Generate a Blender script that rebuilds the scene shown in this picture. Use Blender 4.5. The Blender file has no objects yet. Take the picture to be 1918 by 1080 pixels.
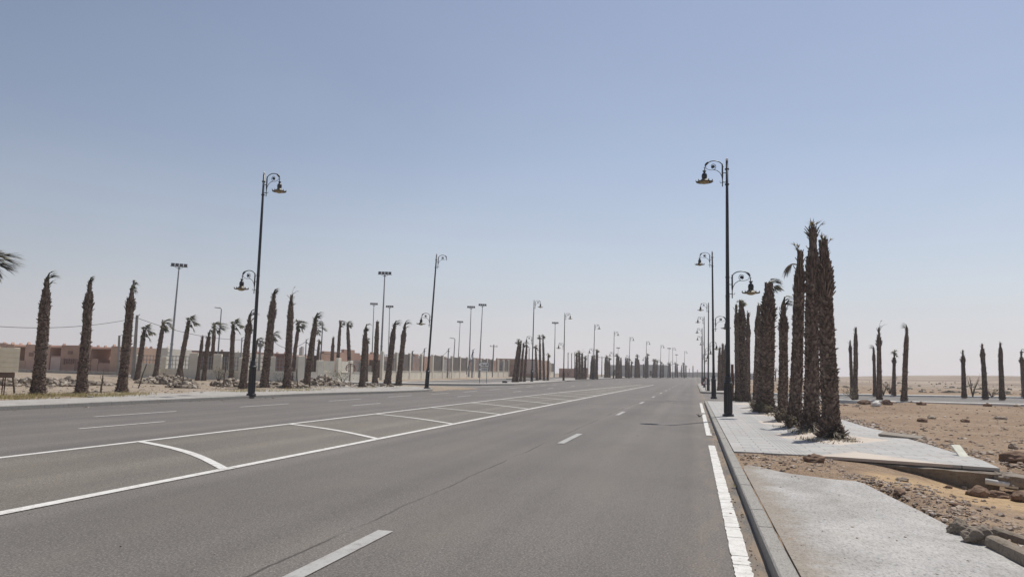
import bpy, math, random
from mathutils import Vector, Quaternion, Matrix, noise as mn
R = random.Random(7)
rad = math.radians
scn = bpy.context.scene
COL = scn.collection

# ------------------------------------------------------------------ survey
F = 1400.0; CAMH = 1.6
ROLL, PITCH, YAW = rad(1.4), rad(6.38), rad(13.76)

def ss(a, b, x):
    t = max(0.0, min(1.0, (x - a) / (b - a)))
    return t * t * (3 - 2 * t)

def ray(px, py):
    x = px - 959; y = py - 540
    c, s = math.cos(ROLL), math.sin(ROLL)
    X = x * c + y * s; Z = x * s - y * c
    cp, sp = math.cos(PITCH), math.sin(PITCH)
    Y2 = F * cp - Z * sp; Z2 = F * sp + Z * cp
    cy, sy = math.cos(YAW), math.sin(YAW)
    return Vector((X * cy - Y2 * sy, X * sy + Y2 * cy, Z2))

def shift(y):
    """the avenue bends gently to the right far off"""
    return (max(0, min(y, 420) - 140) ** 2) / 1890.0

def rise(x, y):
    x -= shift(y)
    return .0055 * max(0, min(y, 260) - 55) * ss(-9, -21, x)

def T(x, y):
    """height of the graded land: road, pavements and open ground follow it"""
    z = rise(x, y)
    z += .38 * ss(4, 13, x) * ss(33, 52, y)
    a = x / max(y, 1.0)
    z += (.6 + 6.2 * ss(.0, .36, a)) * ss(130, 620, y) * (1 if x > -10 else 0.35)
    return z

def G(px, py, off=0.0):
    """where the survey ray meets the land (plus an offset)"""
    r = ray(px, py); zz = off; x = y = 0
    for i in range(80):
        t = (zz - CAMH) / r.z
        if t < 0 or t * r.y > 700: t = 700 / r.y
        x, y = r.x * t, r.y * t
        zz = .6 * zz + .4 * (off + T(x, y))
    return Vector((x, y, zz))

def atY(px, py, Y):
    r = ray(px, py); t = Y / r.y
    return Vector((r.x * t, Y, CAMH + r.z * t))

def atD(px, py, D):
    r = ray(px, py); t = D / math.hypot(r.x, r.y)
    return Vector((r.x * t, r.y * t, CAMH + r.z * t))

def lean(b, tpx):
    """height and tilt of an upright thing from its foot b and the sighted top"""
    c = Vector((0, 0, CAMH)); d = Vector((b.x, b.y, 0)).normalized()
    r = ray(*tpx); t = (b - c).dot(d) / r.dot(d)
    p = c + r * t
    v = p - b
    return v.length, Vector((0, 0, 1)).rotation_difference(v.normalized())


# ------------------------------------------------------------------ mesh kit
class MB:
    def __init__(s): s.v = []; s.f = []; s.m = []; s.cur = 0
    def add(s, vs, fs):
        o = len(s.v); s.v.extend([tuple(p) for p in vs])
        for f in fs: s.f.append(tuple(i + o for i in f)); s.m.append(s.cur)
    def box(s, c, d, q=None, ch=0.0):
        x, y, z = d[0] / 2, d[1] / 2, d[2] / 2
        if ch:
            vs = []
            for k, (zz, e) in enumerate(((-z, 0), (z - ch, 0), (z, ch))):
                vs += [(-x + e, -y + e, zz), (x - e, -y + e, zz), (x - e, y - e, zz), (-x + e, y - e, zz)]
            fs = [(3, 2, 1, 0), (8, 9, 10, 11)]
            for k in (0, 4):
                for i in range(4):
                    j = (i + 1) % 4; fs.append((k + i, k + j, k + 4 + j, k + 4 + i))
        else:
            vs = [(-x, -y, -z), (x, -y, -z), (x, y, -z), (-x, y, -z), (-x, -y, z), (x, -y, z), (x, y, z), (-x, y, z)]
            fs = [(3, 2, 1, 0), (4, 5, 6, 7), (0, 1, 5, 4), (1, 2, 6, 5), (2, 3, 7, 6), (3, 0, 4, 7)]
        out = []
        for p in vs:
            p = Vector(p)
            if q is not None: p = q @ p
            out.append(p + Vector(c))
        s.add(out, fs)
    def lathe(s, prof, n=12, c=(0, 0, 0), q=None, cap=True):
        c = Vector(c); vs = []
        for r, z in prof:
            for i in range(n):
                a = 2 * math.pi * i / n
                p = Vector((r * math.cos(a), r * math.sin(a), z))
                vs.append((q @ p if q is not None else p) + c)
        fs = []
        for k in range(len(prof) - 1):
            for i in range(n):
                j = (i + 1) % n
                fs.append((k * n + i, k * n + j, (k + 1) * n + j, (k + 1) * n + i))
        if cap:
            fs.append(tuple(range(n - 1, -1, -1)))
            fs.append(tuple((len(prof) - 1) * n + i for i in range(n)))
        s.add(vs, fs)
    def tube(s, pts, r, n=6):
        pts = [Vector(p) for p in pts]
        rs = r if isinstance(r, (list, tuple)) else [r] * len(pts)
        vs = []
        up = Vector((0.13, 0.07, 1)).normalized()
        for i, p in enumerate(pts):
            t = (pts[min(i + 1, len(pts) - 1)] - pts[max(i - 1, 0)])
            t = t.normalized() if t.length > 1e-9 else Vector((0, 0, 1))
            u = t.cross(up)
            if u.length < 1e-3: u = t.cross(Vector((1, 0, 0)))
            u.normalize(); w = t.cross(u)
            for k in range(n):
                a = 2 * math.pi * k / n
                vs.append(p + (u * math.cos(a) + w * math.sin(a)) * rs[i])
        fs = []
        for i in range(len(pts) - 1):
            for k in range(n):
                j = (k + 1) % n
                fs.append((i * n + k, i * n + j, (i + 1) * n + j, (i + 1) * n + k))
        fs.append(tuple(range(n - 1, -1, -1))); fs.append(tuple((len(pts) - 1) * n + k for k in range(n)))
        s.add(vs, fs)
    def rock(s, c, size, rnd, flat=.65, sub=0):
        # icosahedron, pushed about
        g = (1 + 5 ** .5) / 2
        V = [(-1, g, 0), (1, g, 0), (-1, -g, 0), (1, -g, 0), (0, -1, g), (0, 1, g), (0, -1, -g), (0, 1, -g), (g, 0, -1), (g, 0, 1), (-g, 0, -1), (-g, 0, 1)]
        Fc = [(0, 11, 5), (0, 5, 1), (0, 1, 7), (0, 7, 10), (0, 10, 11), (1, 5, 9), (5, 11, 4), (11, 10, 2), (10, 7, 6), (7, 1, 8), (3, 9, 4), (3, 4, 2), (3, 2, 6), (3, 6, 8), (3, 8, 9), (4, 9, 5), (2, 4, 11), (6, 2, 10), (8, 6, 7), (9, 8, 1)]
        V = [Vector(v).normalized() for v in V]
        for _ in range(sub):
            mid = {}; nf = []
            def m_(a, b):
                k = (min(a, b), max(a, b))
                if k not in mid:
                    mid[k] = len(V); V.append(((V[a] + V[b]) / 2).normalized())
                return mid[k]
            for a, b, d in Fc:
                ab, bd, da = m_(a, b), m_(b, d), m_(d, a)
                nf += [(a, ab, da), (b, bd, ab), (d, da, bd), (ab, bd, da)]
            Fc = nf
        ax = rnd.uniform(.7, 1.3); ay = rnd.uniform(.7, 1.3)
        a = rnd.uniform(0, 6.28); ca, sa = math.cos(a), math.sin(a)
        o = Vector((rnd.uniform(0, 99), rnd.uniform(0, 99), rnd.uniform(0, 99)))
        vs = []
        for v in V:
            k = 1 + .34 * mn.noise(v * 1.1 + o) + .22 * mn.noise(v * 2.7 + o) + (rnd.uniform(-.1, .1) if sub < 2 else .1 * mn.noise(v * 7 + o))
            x, y, z = v.x * ax * k, v.y * ay * k, v.z * flat * k
            vs.append((c[0] + size * (x * ca - y * sa), c[1] + size * (x * sa + y * ca), c[2] + size * z))
        s.add(vs, Fc)
    def build(s, name, mats, parent=None, smooth=False):
        me = bpy.data.meshes.new(name); me.from_pydata(s.v, [], s.f)
        if not isinstance(mats, (list, tuple)): mats = [mats]
        for m in mats: me.materials.append(m)
        if len(mats) > 1: me.polygons.foreach_set('material_index', s.m)
        if smooth: me.polygons.foreach_set('use_smooth', [True] * len(me.polygons))
        me.update()
        o = bpy.data.objects.new(name, me); COL.objects.link(o)
        if parent is not None: o.parent = parent
        return o

def tag(o, label=None, cat=None, group=None, kind=None):
    if label: o['label'] = label
    if cat: o['category'] = cat
    if group: o['group'] = group
    if kind: o['kind'] = kind
    return o

def thing(name, label, cat, loc=(0, 0, 0), group=None):
    o = bpy.data.objects.new(name, None); o.empty_display_size = .2
    COL.objects.link(o); o.location = loc
    return tag(o, label, cat, group)

def struct(o, label=None):
    o['kind'] = 'structure'
    if label: o['label'] = label
    return o

def kids(o): return [c for c in bpy.data.objects if c.parent == o]

def copy_tree(o, parent=None):
    c = o.copy(); COL.objects.link(c)
    if parent is not None: c.parent = parent
    for ch in KIDS.get(o.name, kids(o)): copy_tree(ch, c)
    return c
KIDS = {}

# ------------------------------------------------------------------ materials
def nodes(name):
    m = bpy.data.materials.new(name); m.use_nodes = True
    nt = m.node_tree; nt.nodes.clear()
    out = nt.nodes.new('ShaderNodeOutputMaterial'); b = nt.nodes.new('ShaderNodeBsdfPrincipled')
    nt.links.new(b.outputs[0], out.inputs[0])
    return m, nt, b

class N:
    """small helper to chain shader nodes"""
    def __init__(s, nt): s.nt = nt
    def n(s, t, **k):
        x = s.nt.nodes.new(t)
        for a, b in k.items(): setattr(x, a, b)
        return x
    def l(s, a, b): s.nt.links.new(a, b)
    def coord(s, scale=(1, 1, 1), rot=(0, 0, 0), kind='Object'):
        tc = s.n('ShaderNodeTexCoord'); mp = s.n('ShaderNodeMapping')
        mp.inputs['Scale'].default_value = scale; mp.inputs['Rotation'].default_value = rot
        s.l(tc.outputs[kind], mp.inputs[0]); return mp.outputs[0]
    def noise(s, vec, scale, detail=4, rough=.55, dist=0):
        x = s.n('ShaderNodeTexNoise'); x.inputs['Scale'].default_value = scale; x.inputs['Detail'].default_value = detail
        x.inputs['Roughness'].default_value = rough; x.inputs['Distortion'].default_value = dist
        s.l(vec, x.inputs['Vector']); return x.outputs['Fac']
    def ramp(s, fac, stops):
        x = s.n('ShaderNodeValToRGB'); e = x.color_ramp.elements
        while len(e) < len(stops): e.new(.5)
        for i, (p, c) in enumerate(stops):
            e[i].position = p; e[i].color = (*c, 1) if len(c) == 3 else c
        s.l(fac, x.inputs[0]); return x.outputs[0]
    def mix(s, f, a, b, mode='MIX'):
        x = s.n('ShaderNodeMix', data_type='RGBA', blend_type=mode)
        for i, v in ((0, f), (6, a), (7, b)):
            if hasattr(v, 'type') and hasattr(v, 'node'): s.l(v, x.inputs[i])
            else: x.inputs[i].default_value = v if i == 0 else ((*v, 1) if len(v) == 3 else v)
        return x.outputs[2]
    def math(s, op, a, b=0.0, c=None):
        x = s.n('ShaderNodeMath', operation=op)
        for i, v in ((0, a), (1, b)) + (((2, c),) if c is not None else ()):
            if hasattr(v, 'node'): s.l(v, x.inputs[i])
            else: x.inputs[i].default_value = v
        return x.outputs[0]
    def sep(s, vec):
        x = s.n('ShaderNodeSeparateXYZ'); s.l(vec, x.inputs[0]); return x.outputs
    def bump(s, h, strength, dist, bsdf, prev=None):
        x = s.n('ShaderNodeBump'); x.inputs['Strength'].default_value = strength; x.inputs['Distance'].default_value = dist
        s.l(h, x.inputs['Height'])
        if prev is not None: s.l(prev, x.inputs['Normal'])
        s.l(x.outputs[0], bsdf.inputs['Normal']); return x.outputs[0]

def plain(name, col, rough=.7, var=.25, scale=6, metal=0, bump=0, spec=.3, kind='Object'):
    m, nt, b = nodes(name); k = N(nt)
    c = k.coord(kind=kind)
    f = k.noise(c, scale, 5, .6)
    lo = tuple(v * (1 - var) for v in col); hi = tuple(min(1, v * (1 + var)) for v in col)
    k.l(k.ramp(f, [(.3, lo), (.7, hi)]), b.inputs['Base Color'])
    b.inputs['Roughness'].default_value = rough; b.inputs['Metallic'].default_value = metal
    b.inputs['Specular IOR Level'].default_value = spec
    if bump: k.bump(k.noise(c, scale * 6, 4), bump, .02, b)
    return m

def asphalt(name, tint, crack=False):
    m, nt, b = nodes(name); k = N(nt)
    c = k.coord()
    big = k.noise(c, .18, 4, .55)
    lane = k.noise(k.coord((1.1, .018, 1)), 1.0, 3, .5)
    grain = k.noise(c, 52, 4, .8)
    chip = k.n('ShaderNodeTexVoronoi'); chip.inputs['Scale'].default_value = 42; k.l(c, chip.inputs['Vector'])
    base = k.ramp(k.math('ADD', k.math('MULTIPLY', big, .5), k.math('MULTIPLY', lane, .5)), [(.32, tuple(v * .78 for v in tint)), (.5, tint), (.68, tuple(v * 1.2 for v in tint))])
    sp = k.ramp(grain, [(.36, (.4, .4, .4)), (.46, (.88, .88, .88)), (.55, (1.08, 1.08, 1.08)), (.66, (2.0, 1.95, 1.85))])
    col = k.mix(1.0, base, sp, 'MULTIPLY')
    ch = k.ramp(chip.outputs['Distance'], [(.10, (2.3, 2.25, 2.1)), (.2, (1.05, 1.05, 1.05)), (.45, (.95, .95, .95)), (.8, (.75, .75, .75))])
    col = k.mix(.8, col, ch, 'MULTIPLY')
    # dusty sand that has settled in patches, thickest by the kerb
    x, y, z = k.sep(k.coord())
    track = k.math('SINE', k.math('ADD', k.math('MULTIPLY', x, 3.55), k.math('MULTIPLY', k.noise(k.coord((0, .03, 0)), 1.0, 2), 1.2)))
    col = k.mix(.75, col, k.ramp(track, [(.1, (.91, .91, .91)), (.9, (1.06, 1.055, 1.05))]), 'MULTIPLY')      # wheel-polished bands
    dn = k.noise(k.coord((1, .25, 1)), .9, 5, .6)
    dust = k.ramp(dn, [(.52, (0, 0, 0)), (.75, (.5, .5, .5))])
    edge = k.ramp(k.math('ABSOLUTE', k.math('SUBTRACT', x, .62)), [(0, (1, 1, 1)), (.3, (.25, .25, .25)), (.9, (0, 0, 0))])
    en = k.ramp(k.noise(k.coord((3, .6, 1)), 1.6, 4), [(.42, (0, 0, 0)), (.6, (1, 1, 1))])
    e2 = k.mix(1.0, edge, en, 'MULTIPLY')
    col = k.mix(k.math('MULTIPLY', dust, .6), col, (.2, .165, .125))
    col = k.mix(k.math('MULTIPLY', e2, .8), col, (.27, .2, .135))
    if crack:
        wob = k.math('MULTIPLY', k.math('SUBTRACT', k.noise(k.coord((0, .55, 0)), 1.0, 5, .65), .5), .22)
        d = k.math('ABSOLUTE', k.math('SUBTRACT', k.math('ADD', x, wob), -3.33))
        ln = k.ramp(d, [(0, (1, 1, 1)), (.012, (.7, .7, .7)), (.024, (0, 0, 0))])
        gap = k.ramp(k.noise(k.coord((0, .3, 0)), 1.0, 3), [(.4, (.15, .15, .15)), (.55, (1, 1, 1))])
        vis = k.ramp(y, [(0, (1, 1, 1)), (1, (1, 1, 1))])
        col = k.mix(k.math('MULTIPLY', k.math('MULTIPLY', ln, gap), .8), col, (.02, .018, .016))
    k.l(col, b.inputs['Base Color'])
    b.inputs['Roughness'].default_value = .82; b.inputs['Specular IOR Level'].default_value = .35
    k.bump(grain, .3, .01, b)
    return m

def soil():
    m, nt, b = nodes('desert_soil'); k = N(nt); c = k.coord()
    n1 = k.noise(c, .35, 6, .6, .3); n2 = k.noise(c, 6, 5, .65); n3 = k.noise(c, 42, 3, .6)
    brown = k.ramp(n1, [(.3, (.225, .158, .108)), (.5, (.275, .20, .140)), (.7, (.325, .244, .175))])
    pale = k.ramp(n1, [(.3, (.25, .20, .15)), (.7, (.37, .31, .245))])
    x, y, z = k.sep(c)
    left = k.ramp(k.math('MULTIPLY', x, -.05), [(.9, (0, 0, 0)), (1.0, (1, 1, 1))])
    col = k.mix(left, brown, pale)
    far = k.ramp(k.math('MULTIPLY', y, .005), [(.42, (0, 0, 0)), (.75, (1, 1, 1))])
    scrub = k.ramp(k.noise(k.coord((.02, .055, 1)), 1.0, 6, .68, .6), [(.42, (.2, .155, .12)), (.6, (.37, .30, .235))])
    col = k.mix(far, col, scrub)
    # drifted yellow sand by the broken pavement
    dx = k.math('MULTIPLY', k.math('SUBTRACT', x, 4.7), .42); dy = k.math('MULTIPLY', k.math('SUBTRACT', y, 12.6), .36)
    rr = k.math('ADD', k.math('MULTIPLY', dx, dx), k.math('MULTIPLY', dy, dy))
    rr = k.math('ADD', rr, k.math('MULTIPLY', k.math('SUBTRACT', k.noise(c, 1.1, 4), .5), .9))
    dm = k.ramp(rr, [(.55, (1, 1, 1)), (.95, (0, 0, 0))])
    col = k.mix(dm, col, (.40, .285, .17))
    col = k.mix(.7, col, k.ramp(n2, [(.3, (.58, .56, .54)), (.5, (.98, .98, .98)), (.72, (1.26, 1.25, 1.23))]), 'MULTIPLY')
    col = k.mix(k.math('SUBTRACT', .75, k.math('MULTIPLY', dm, .5)), col, k.ramp(n3, [(.33, (.55, .52, .5)), (.5, (1, 1, 1)), (.7, (1.3, 1.3, 1.3))]), 'MULTIPLY')
    k.l(col, b.inputs['Base Color']); b.inputs['Roughness'].default_value = .95; b.inputs['Specular IOR Level'].default_value = .1
    p = k.bump(n2, .5, .1, b); k.bump(n3, .45, .03, b, p)
    return m

def tiles():
    """pale pavers: long tiles laid across, ribbed guide strip, cream diamonds"""
    m, nt, b = nodes('paving_tiles'); k = N(nt); c = k.coord()
    x, y, z = k.sep(c)
    br = k.n('ShaderNodeTexBrick'); br.offset = .5
    br.inputs['Scale'].default_value = 1; br.inputs['Brick Width'].default_value = .66; br.inputs['Row Height'].default_value = .33
    br.inputs['Mortar Size'].default_value = .012; br.inputs['Mortar Smooth'].default_value = .3
    br.inputs['Color1'].default_value = (.33, .32, .306, 1); br.inputs['Color2'].default_value = (.41, .398, .378, 1); br.inputs['Mortar'].default_value = (.15, .14, .13, 1)
    k.l(c, br.inputs['Vector'])
    # ribs across the tile (fine)
    rib = k.math('SINE', k.math('MULTIPLY', y, 38.0))
    col = k.mix(.5, br.outputs['Color'], k.ramp(rib, [(.0, (.9, .9, .9)), (.6, (1, 1, 1))]), 'MULTIPLY')
    # cream diamonds
    u = k.math('ABSOLUTE', k.math('SUBTRACT', k.math('FRACT', k.math('MULTIPLY', y, .17)), .5))
    v = k.math('ABSOLUTE', k.math('SUBTRACT', x, 3.2))
    dd = k.math('ADD', k.math('MULTIPLY', u, 4.2), v)
    cream = k.ramp(dd, [(1.0 / 1.0 * .95, (1, 1, 1)), (.97, (0, 0, 0))])
    dd2 = k.math('MULTIPLY', dd, .6)
    cream = k.ramp(dd2, [(.93, (1, 1, 1)), (.945, (0, 0, 0))])
    right = k.ramp(k.math('SUBTRACT', x, 1.6), [(.5, (0, 0, 0)), (.505, (1, 1, 1))])
    cm = k.mix(1, cream, right, 'MULTIPLY')
    col = k.mix(cm, col, (.48, .41, .34))
    # guide strip grooves along the road
    g = k.math('FRACT', k.math('MULTIPLY', k.math('SUBTRACT', x, 1.72), 13.5))
    gl = k.ramp(k.math('ABSOLUTE', k.math('SUBTRACT', g, .5)), [(.1, (1, 1, 1)), (.2, (0, 0, 0))])
    ins = k.ramp(k.math('ABSOLUTE', k.math('SUBTRACT', x, 1.93)), [(.2, (1, 1, 1)), (.205, (0, 0, 0))])
    gm = k.mix(1, gl, ins, 'MULTIPLY')
    col = k.mix(k.math('MULTIPLY', gm, .75), col, (.2, .2, .2))
    for xx in (1.18, 1.47, 1.2):
        e = k.ramp(k.math('ABSOLUTE', k.math('SUBTRACT', x, xx)), [(.006, (1, 1, 1)), (.014, (0, 0, 0))])
        dsh = k.ramp(k.math('FRACT', k.math('MULTIPLY', k.math('ADD', y, xx * 3), .21)), [(.45, (1, 1, 1)), (.46, (0, 0, 0))])
        col = k.mix(k.math('MULTIPLY', k.math('MULTIPLY', e, dsh), .6), col, (.25, .25, .25))
    dirt = k.ramp(k.noise(c, 1.3, 6, .62, .4), [(.5, (0, 0, 0)), (.78, (1, 1, 1))])
    col = k.mix(k.math('MULTIPLY', dirt, .6), col, (.29, .245, .19))
    col = k.mix(.35, col, k.ramp(k.noise(c, 60, 2), [(.3, (.75, .75, .75)), (.6, (1.1, 1.1, 1.1))]), 'MULTIPLY')
    k.l(col, b.inputs['Base Color']); b.inputs['Roughness'].default_value = .7
    k.bump(br.outputs['Fac'], -.4, .01, b)
    return m

def concrete(name, col, dirtcol=(.36, .31, .25), dirt=.5, scale=1.0, streak=True):
    m, nt, b = nodes(name); k = N(nt); c = k.coord()
    n1 = k.noise(c, .9 * scale, 6, .62, .5); n2 = k.noise(k.coord((9, 2.2, 4), (0, 0, .25)) if streak else c, 5 * scale, 5, .7); n3 = k.noise(c, 38 * scale, 4, .75)
    base = k.ramp(n2, [(.3, tuple(v * .6 for v in col)), (.46, tuple(v * .95 for v in col)), (.6, tuple(v * 1.05 for v in col)), (.75, tuple(v * 1.15 for v in col))])
    d = k.ramp(n1, [(.48, (0, 0, 0)), (.75, (1, 1, 1))])
    base = k.mix(k.math('MULTIPLY', d, dirt), base, dirtcol)
    if name == 'concrete_slab':
        base = k.mix(1.0, base, k.ramp(k.noise(k.coord((1, .6, 1)), 1.1, 5, .6, .8), [(.32, (.80, .79, .77)), (.5, (1, 1, 1)), (.66, (1.16, 1.15, 1.14))]), 'MULTIPLY')
        xx = k.sep(c)[0]
        ed = k.ramp(k.math('ADD', k.math('SUBTRACT', xx, .77), k.math('MULTIPLY', k.math('SUBTRACT', k.noise(c, 2.5, 5, .7), .5), .9)), [(.05, (1, 1, 1)), (.42, (0, 0, 0))])
        base = k.mix(k.math('MULTIPLY', ed, .75), base, (.25, .21, .165))
    base = k.mix(.8, base, k.ramp(n3, [(.34, (.35, .35, .35)), (.42, (.85, .85, .85)), (.5, (1, 1, 1)), (.66, (1.15, 1.15, 1.15))]), 'MULTIPLY')
    k.l(base, b.inputs['Base Color']); b.inputs['Roughness'].default_value = .9; b.inputs['Specular IOR Level'].default_value = .2
    p = k.bump(n2, .35, .02, b); k.bump(n3, .3, .008, b, p)
    return m

def bark():
    m, nt, b = nodes('palm_bark'); k = N(nt)
    c = k.coord()
    g = k.n('ShaderNodeNewGeometry')
    f = k.noise(c, 3.2, 5, .65)
    ri = k.math('ADD', k.math('MULTIPLY', g.outputs['Random Per Island'], .62), k.math('MULTIPLY', f, .4))
    col = k.ramp(ri, [(.15, (.068, .049, .041)), (.45, (.14, .103, .083)), (.72, (.225, .170, .137)), (.98, (.43, .35, .285))])
    k.l(col, b.inputs['Base Color']); b.inputs['Roughness'].default_value = .85; b.inputs['Specular IOR Level'].default_value = .2
    k.bump(k.noise(k.coord((30, 30, 3)), 1.0, 4), .5, .02, b)
    return m

def frond_mat(name, stops):
    m, nt, b = nodes(name); k = N(nt)
    g = k.n('ShaderNodeNewGeometry')
    col = k.ramp(g.outputs['Random Per Island'], stops)
    k.l(col, b.inputs['Base Color']); b.inputs['Roughness'].default_value = .6; b.inputs['Specular IOR Level'].default_value = .35
    if name.startswith('frond') or name in ('dry_grass', 'bush_leaf'):      # thin leaves let light through
        tr = k.n('ShaderNodeBsdfTranslucent'); k.l(k.mix(1.0, col, (1.5, 1.5, 1.2), 'MULTIPLY'), tr.inputs[0]); mx_ = k.n('ShaderNodeMixShader'); mx_.inputs[0].default_value = .38
        k.l(b.outputs[0], mx_.inputs[1]); k.l(tr.outputs[0], mx_.inputs[2]); k.l(mx_.outputs[0], [n_ for n_ in nt.nodes if n_.type == 'OUTPUT_MATERIAL'][0].inputs[0])
    return m

def whiteline(name='road_paint', f=1.0):
    m, nt, b = nodes(name); k = N(nt); c = k.coord()
    n1 = k.noise(c, 7, 6, .7); n2 = k.noise(c, 90, 2)
    col = k.ramp(n1, [(.3, (.26 * f, .245 * f, .22 * f)), (.38, (.52 * f, .5 * f, .47 * f)), (.5, (.62 * f, .605 * f, .57 * f)), (.72, (.70 * f, .685 * f, .66 * f))])
    col = k.mix(.6, col, k.ramp(n2, [(.3, (.6, .58, .55)), (.48, (1, 1, 1))]), 'MULTIPLY')
    chipf = k.ramp(k.math('ADD', k.math('MULTIPLY', k.noise(c, 26, 5, .75), .7), k.math('MULTIPLY', k.noise(c, .8, 3), .3)), [(.37, (1, 1, 1)), (.43, (0, 0, 0))])
    col = k.mix(k.math('MULTIPLY', chipf, .75), col, (.16, .145, .13))      # paint worn through to the asphalt
    k.l(col, b.inputs['Base Color']); b.inputs['Roughness'].default_value = .7
    k.bump(n2, .3, .006, b)
    return m

M = dict(
    road=asphalt('asphalt', (.146, .132, .120), True), median=asphalt('asphalt_dusty', (.166, .149, .126)), street=asphalt('asphalt_pale', (.165, .152, .14)),
    soil=soil(), tiles=tiles(), paint=whiteline(), bark=bark(), cutend=plain('palm_cut_ends', (.40, .32, .255), .9, .4, 9),
    worn=whiteline('road_paint_worn', .58), slab=concrete('concrete_slab', (.39, .378, .362), (.28, .25, .21), .6), kerb=concrete('kerb_stone', (.31, .295, .272), (.24, .21, .17), .4, 1.6),
    pave=concrete('pavement_slab', (.36, .34, .315), (.30, .25, .19), .6, .7, False), rough=concrete('broken_concrete', (.235, .195, .155), (.18, .135, .095), .6, 3, False),
    white=plain('white_kerb', (.62, .60, .56), .8, .12, 2),
    green=frond_mat('frond_green', [(0, (.035, .038, .022)), (.5, (.085, .086, .05)), (.8, (.19, .175, .11)), (1, (.38, .34, .24))]),
    dead=frond_mat('frond_dead', [(0, (.05, .042, .03)), (.5, (.11, .09, .065)), (.85, (.2, .16, .11)), (1, (.42, .36, .27))]),
    grass=frond_mat('dry_grass', [(0, (.16, .13, .06)), (.4, (.25, .2, .10)), (.75, (.34, .27, .15)), (1, (.17, .18, .08))]),
    twig=plain('dry_wood', (.13, .1, .075), .9, .35, 9),
    iron=plain('dark_iron', (.020, .021, .023), .42, .3, 5, .0, 0, .5), copper=plain('weathered_bronze', (.085, .072, .05), .5, .35, 9, .3, 0, .5),
    lens=plain('lamp_glass', (.28, .22, .11), .3, .2, 8, 0, 0, .5), cap=plain('pale_cap', (.72, .72, .72), .5, .1),
    galv=plain('galvanised_steel', (.28, .29, .30), .5, .2, 2, .3), dark=plain('floodlight_black', (.03, .032, .038), .4, .3, 4),
    concpole=plain('concrete_pole', (.30, .28, .26), .9, .2, 2), wire=plain('cable_black', (.04, .04, .045), .6, .1),
    pink=plain('plaster_pink', (.54, .365, .29), .9, .16, .5), tan=plain('plaster_tan', (.50, .345, .255), .9, .14, .5), maroon=plain('plaster_maroon', (.26, .165, .135), .9, .16, .5),
    brown=plain('plaster_brown', (.43, .285, .22), .9, .16, .5), mauve=plain('plaster_mauve', (.56, .44, .39), .9, .14, .5), umber=plain('plaster_umber', (.17, .13, .10), .9, .16, .5),
    cream=plain('plaster_cream', (.66, .61, .52), .9, .12, .6), wallcream=plain('fence_cream', (.72, .67, .56), .9, .12, .8), panel=plain('fence_panel_grey', (.17, .15, .135), .9, .18, .8),
    greyb=plain('plaster_grey', (.50, .48, .45), .9, .12, .4), box=plain('cream_boards', (.90, .79, .58), .7, .1, 3), boxunder=plain('brown_tray', (.19, .13, .10), .8, .2, 3),
    rust=plain('rusty_metal', (.15, .075, .05), .8, .4, 8), signw=plain('sign_white', (.86, .83, .77), .5, .06, 4), signk=plain('sign_black', (.03, .03, .035), .5, .1), signr=plain('sign_red_faded', (.26, .07, .06), .6, .15, 5),
    stone=plain('desert_stone', (.34, .28, .225), .95, .45, 3, 0, .4, .1), pebble=frond_mat('gravel', [(0, (.13, .09, .065)), (.5, (.23, .160, .11)), (.88, (.31, .235, .17)), (1, (.48, .42, .36))]),
    rubble=frond_mat('rubble_stone', [(0, (.12, .093, .067)), (.5, (.22, .174, .130)), (.9, (.33, .275, .215)), (1, (.45, .40, .34))]), boulder=plain('red_stone', (.20, .135, .098), .95, .35, 5, 0, .5, .1),
    bush=frond_mat('bush_leaf', [(0, (.045, .045, .028)), (.6, (.10, .09, .055)), (1, (.2, .17, .11))]),
    pale=plain('pale_board', (.60, .59, .50), .7, .15, 6), dkconc=concrete('footing_concrete', (.25, .215, .18), (.15, .115, .09), .6, 2.2, False),
)

# ------------------------------------------------------------------ the land
def kerbL(y):
    """X of the left kerb face"""
    if y < 36: return -21.2
    return -21.2 + 1.75 * ss(36, 52, y) + shift(y)

def hollow(x, y):
    return .42 * math.exp(-((x - 5.2) / 1.55) ** 2 - ((y - 14.45) / 1.7) ** 2) * ss(15.9, 15.2, y)

def groundz(x, y):
    t = T(x, y); n = mn.noise(Vector((x * .35, y * .35, 0))) * .05 + mn.noise(Vector((x * 1.3, y * 1.3, 3))) * .025
    far = ss(60, 160, abs(y)); n *= (1 - far); n += far * mn.noise(Vector((x * .02, y * .02, 5))) * .5 * ss(0, 40, x)
    sx = shift(y)
    if x > .65 + sx:                                   # right side
        if 47.6 < y < 78 : return t - .10 - .1 * 0
        base = .10 + n * ss(1.0, 2.2, x)
        if y < 47.6:
            base -= .02 * ss(3, 9, x)
            base -= hollow(x, y)
            base += .07 * math.exp(-((x - 2.95 - .0 * y) / .32) ** 2) * ss(13, 11.4, y)      # rubble bank beside the slab
            base += .06 * math.exp(-((x - 5.9) / .4) ** 2) * ss(16.5, 18, y) * ss(40, 30, y)
            if .62 < x < 5.2 and y > 15.9: base = .0
            if .76 < x < 2.5 and y < 12.4: base = .02
            if x < .95: base = min(base, .09)
        else:
            if x < 5.4: base = 0.0
        return t + base
    if x < kerbL(y) + .1:                              # left side
        if x > -24.2 + .0 + sx and y < 60: return t
        if 64.5 < y < 78 and x > -60: return t - .08
        if y >= 78 and x > -33 + sx: return t - .08
        return t + .13 + n * 1.2 + .05 * mn.noise(Vector((x * .6, y * .6, 9)))
    return t - .09

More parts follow.
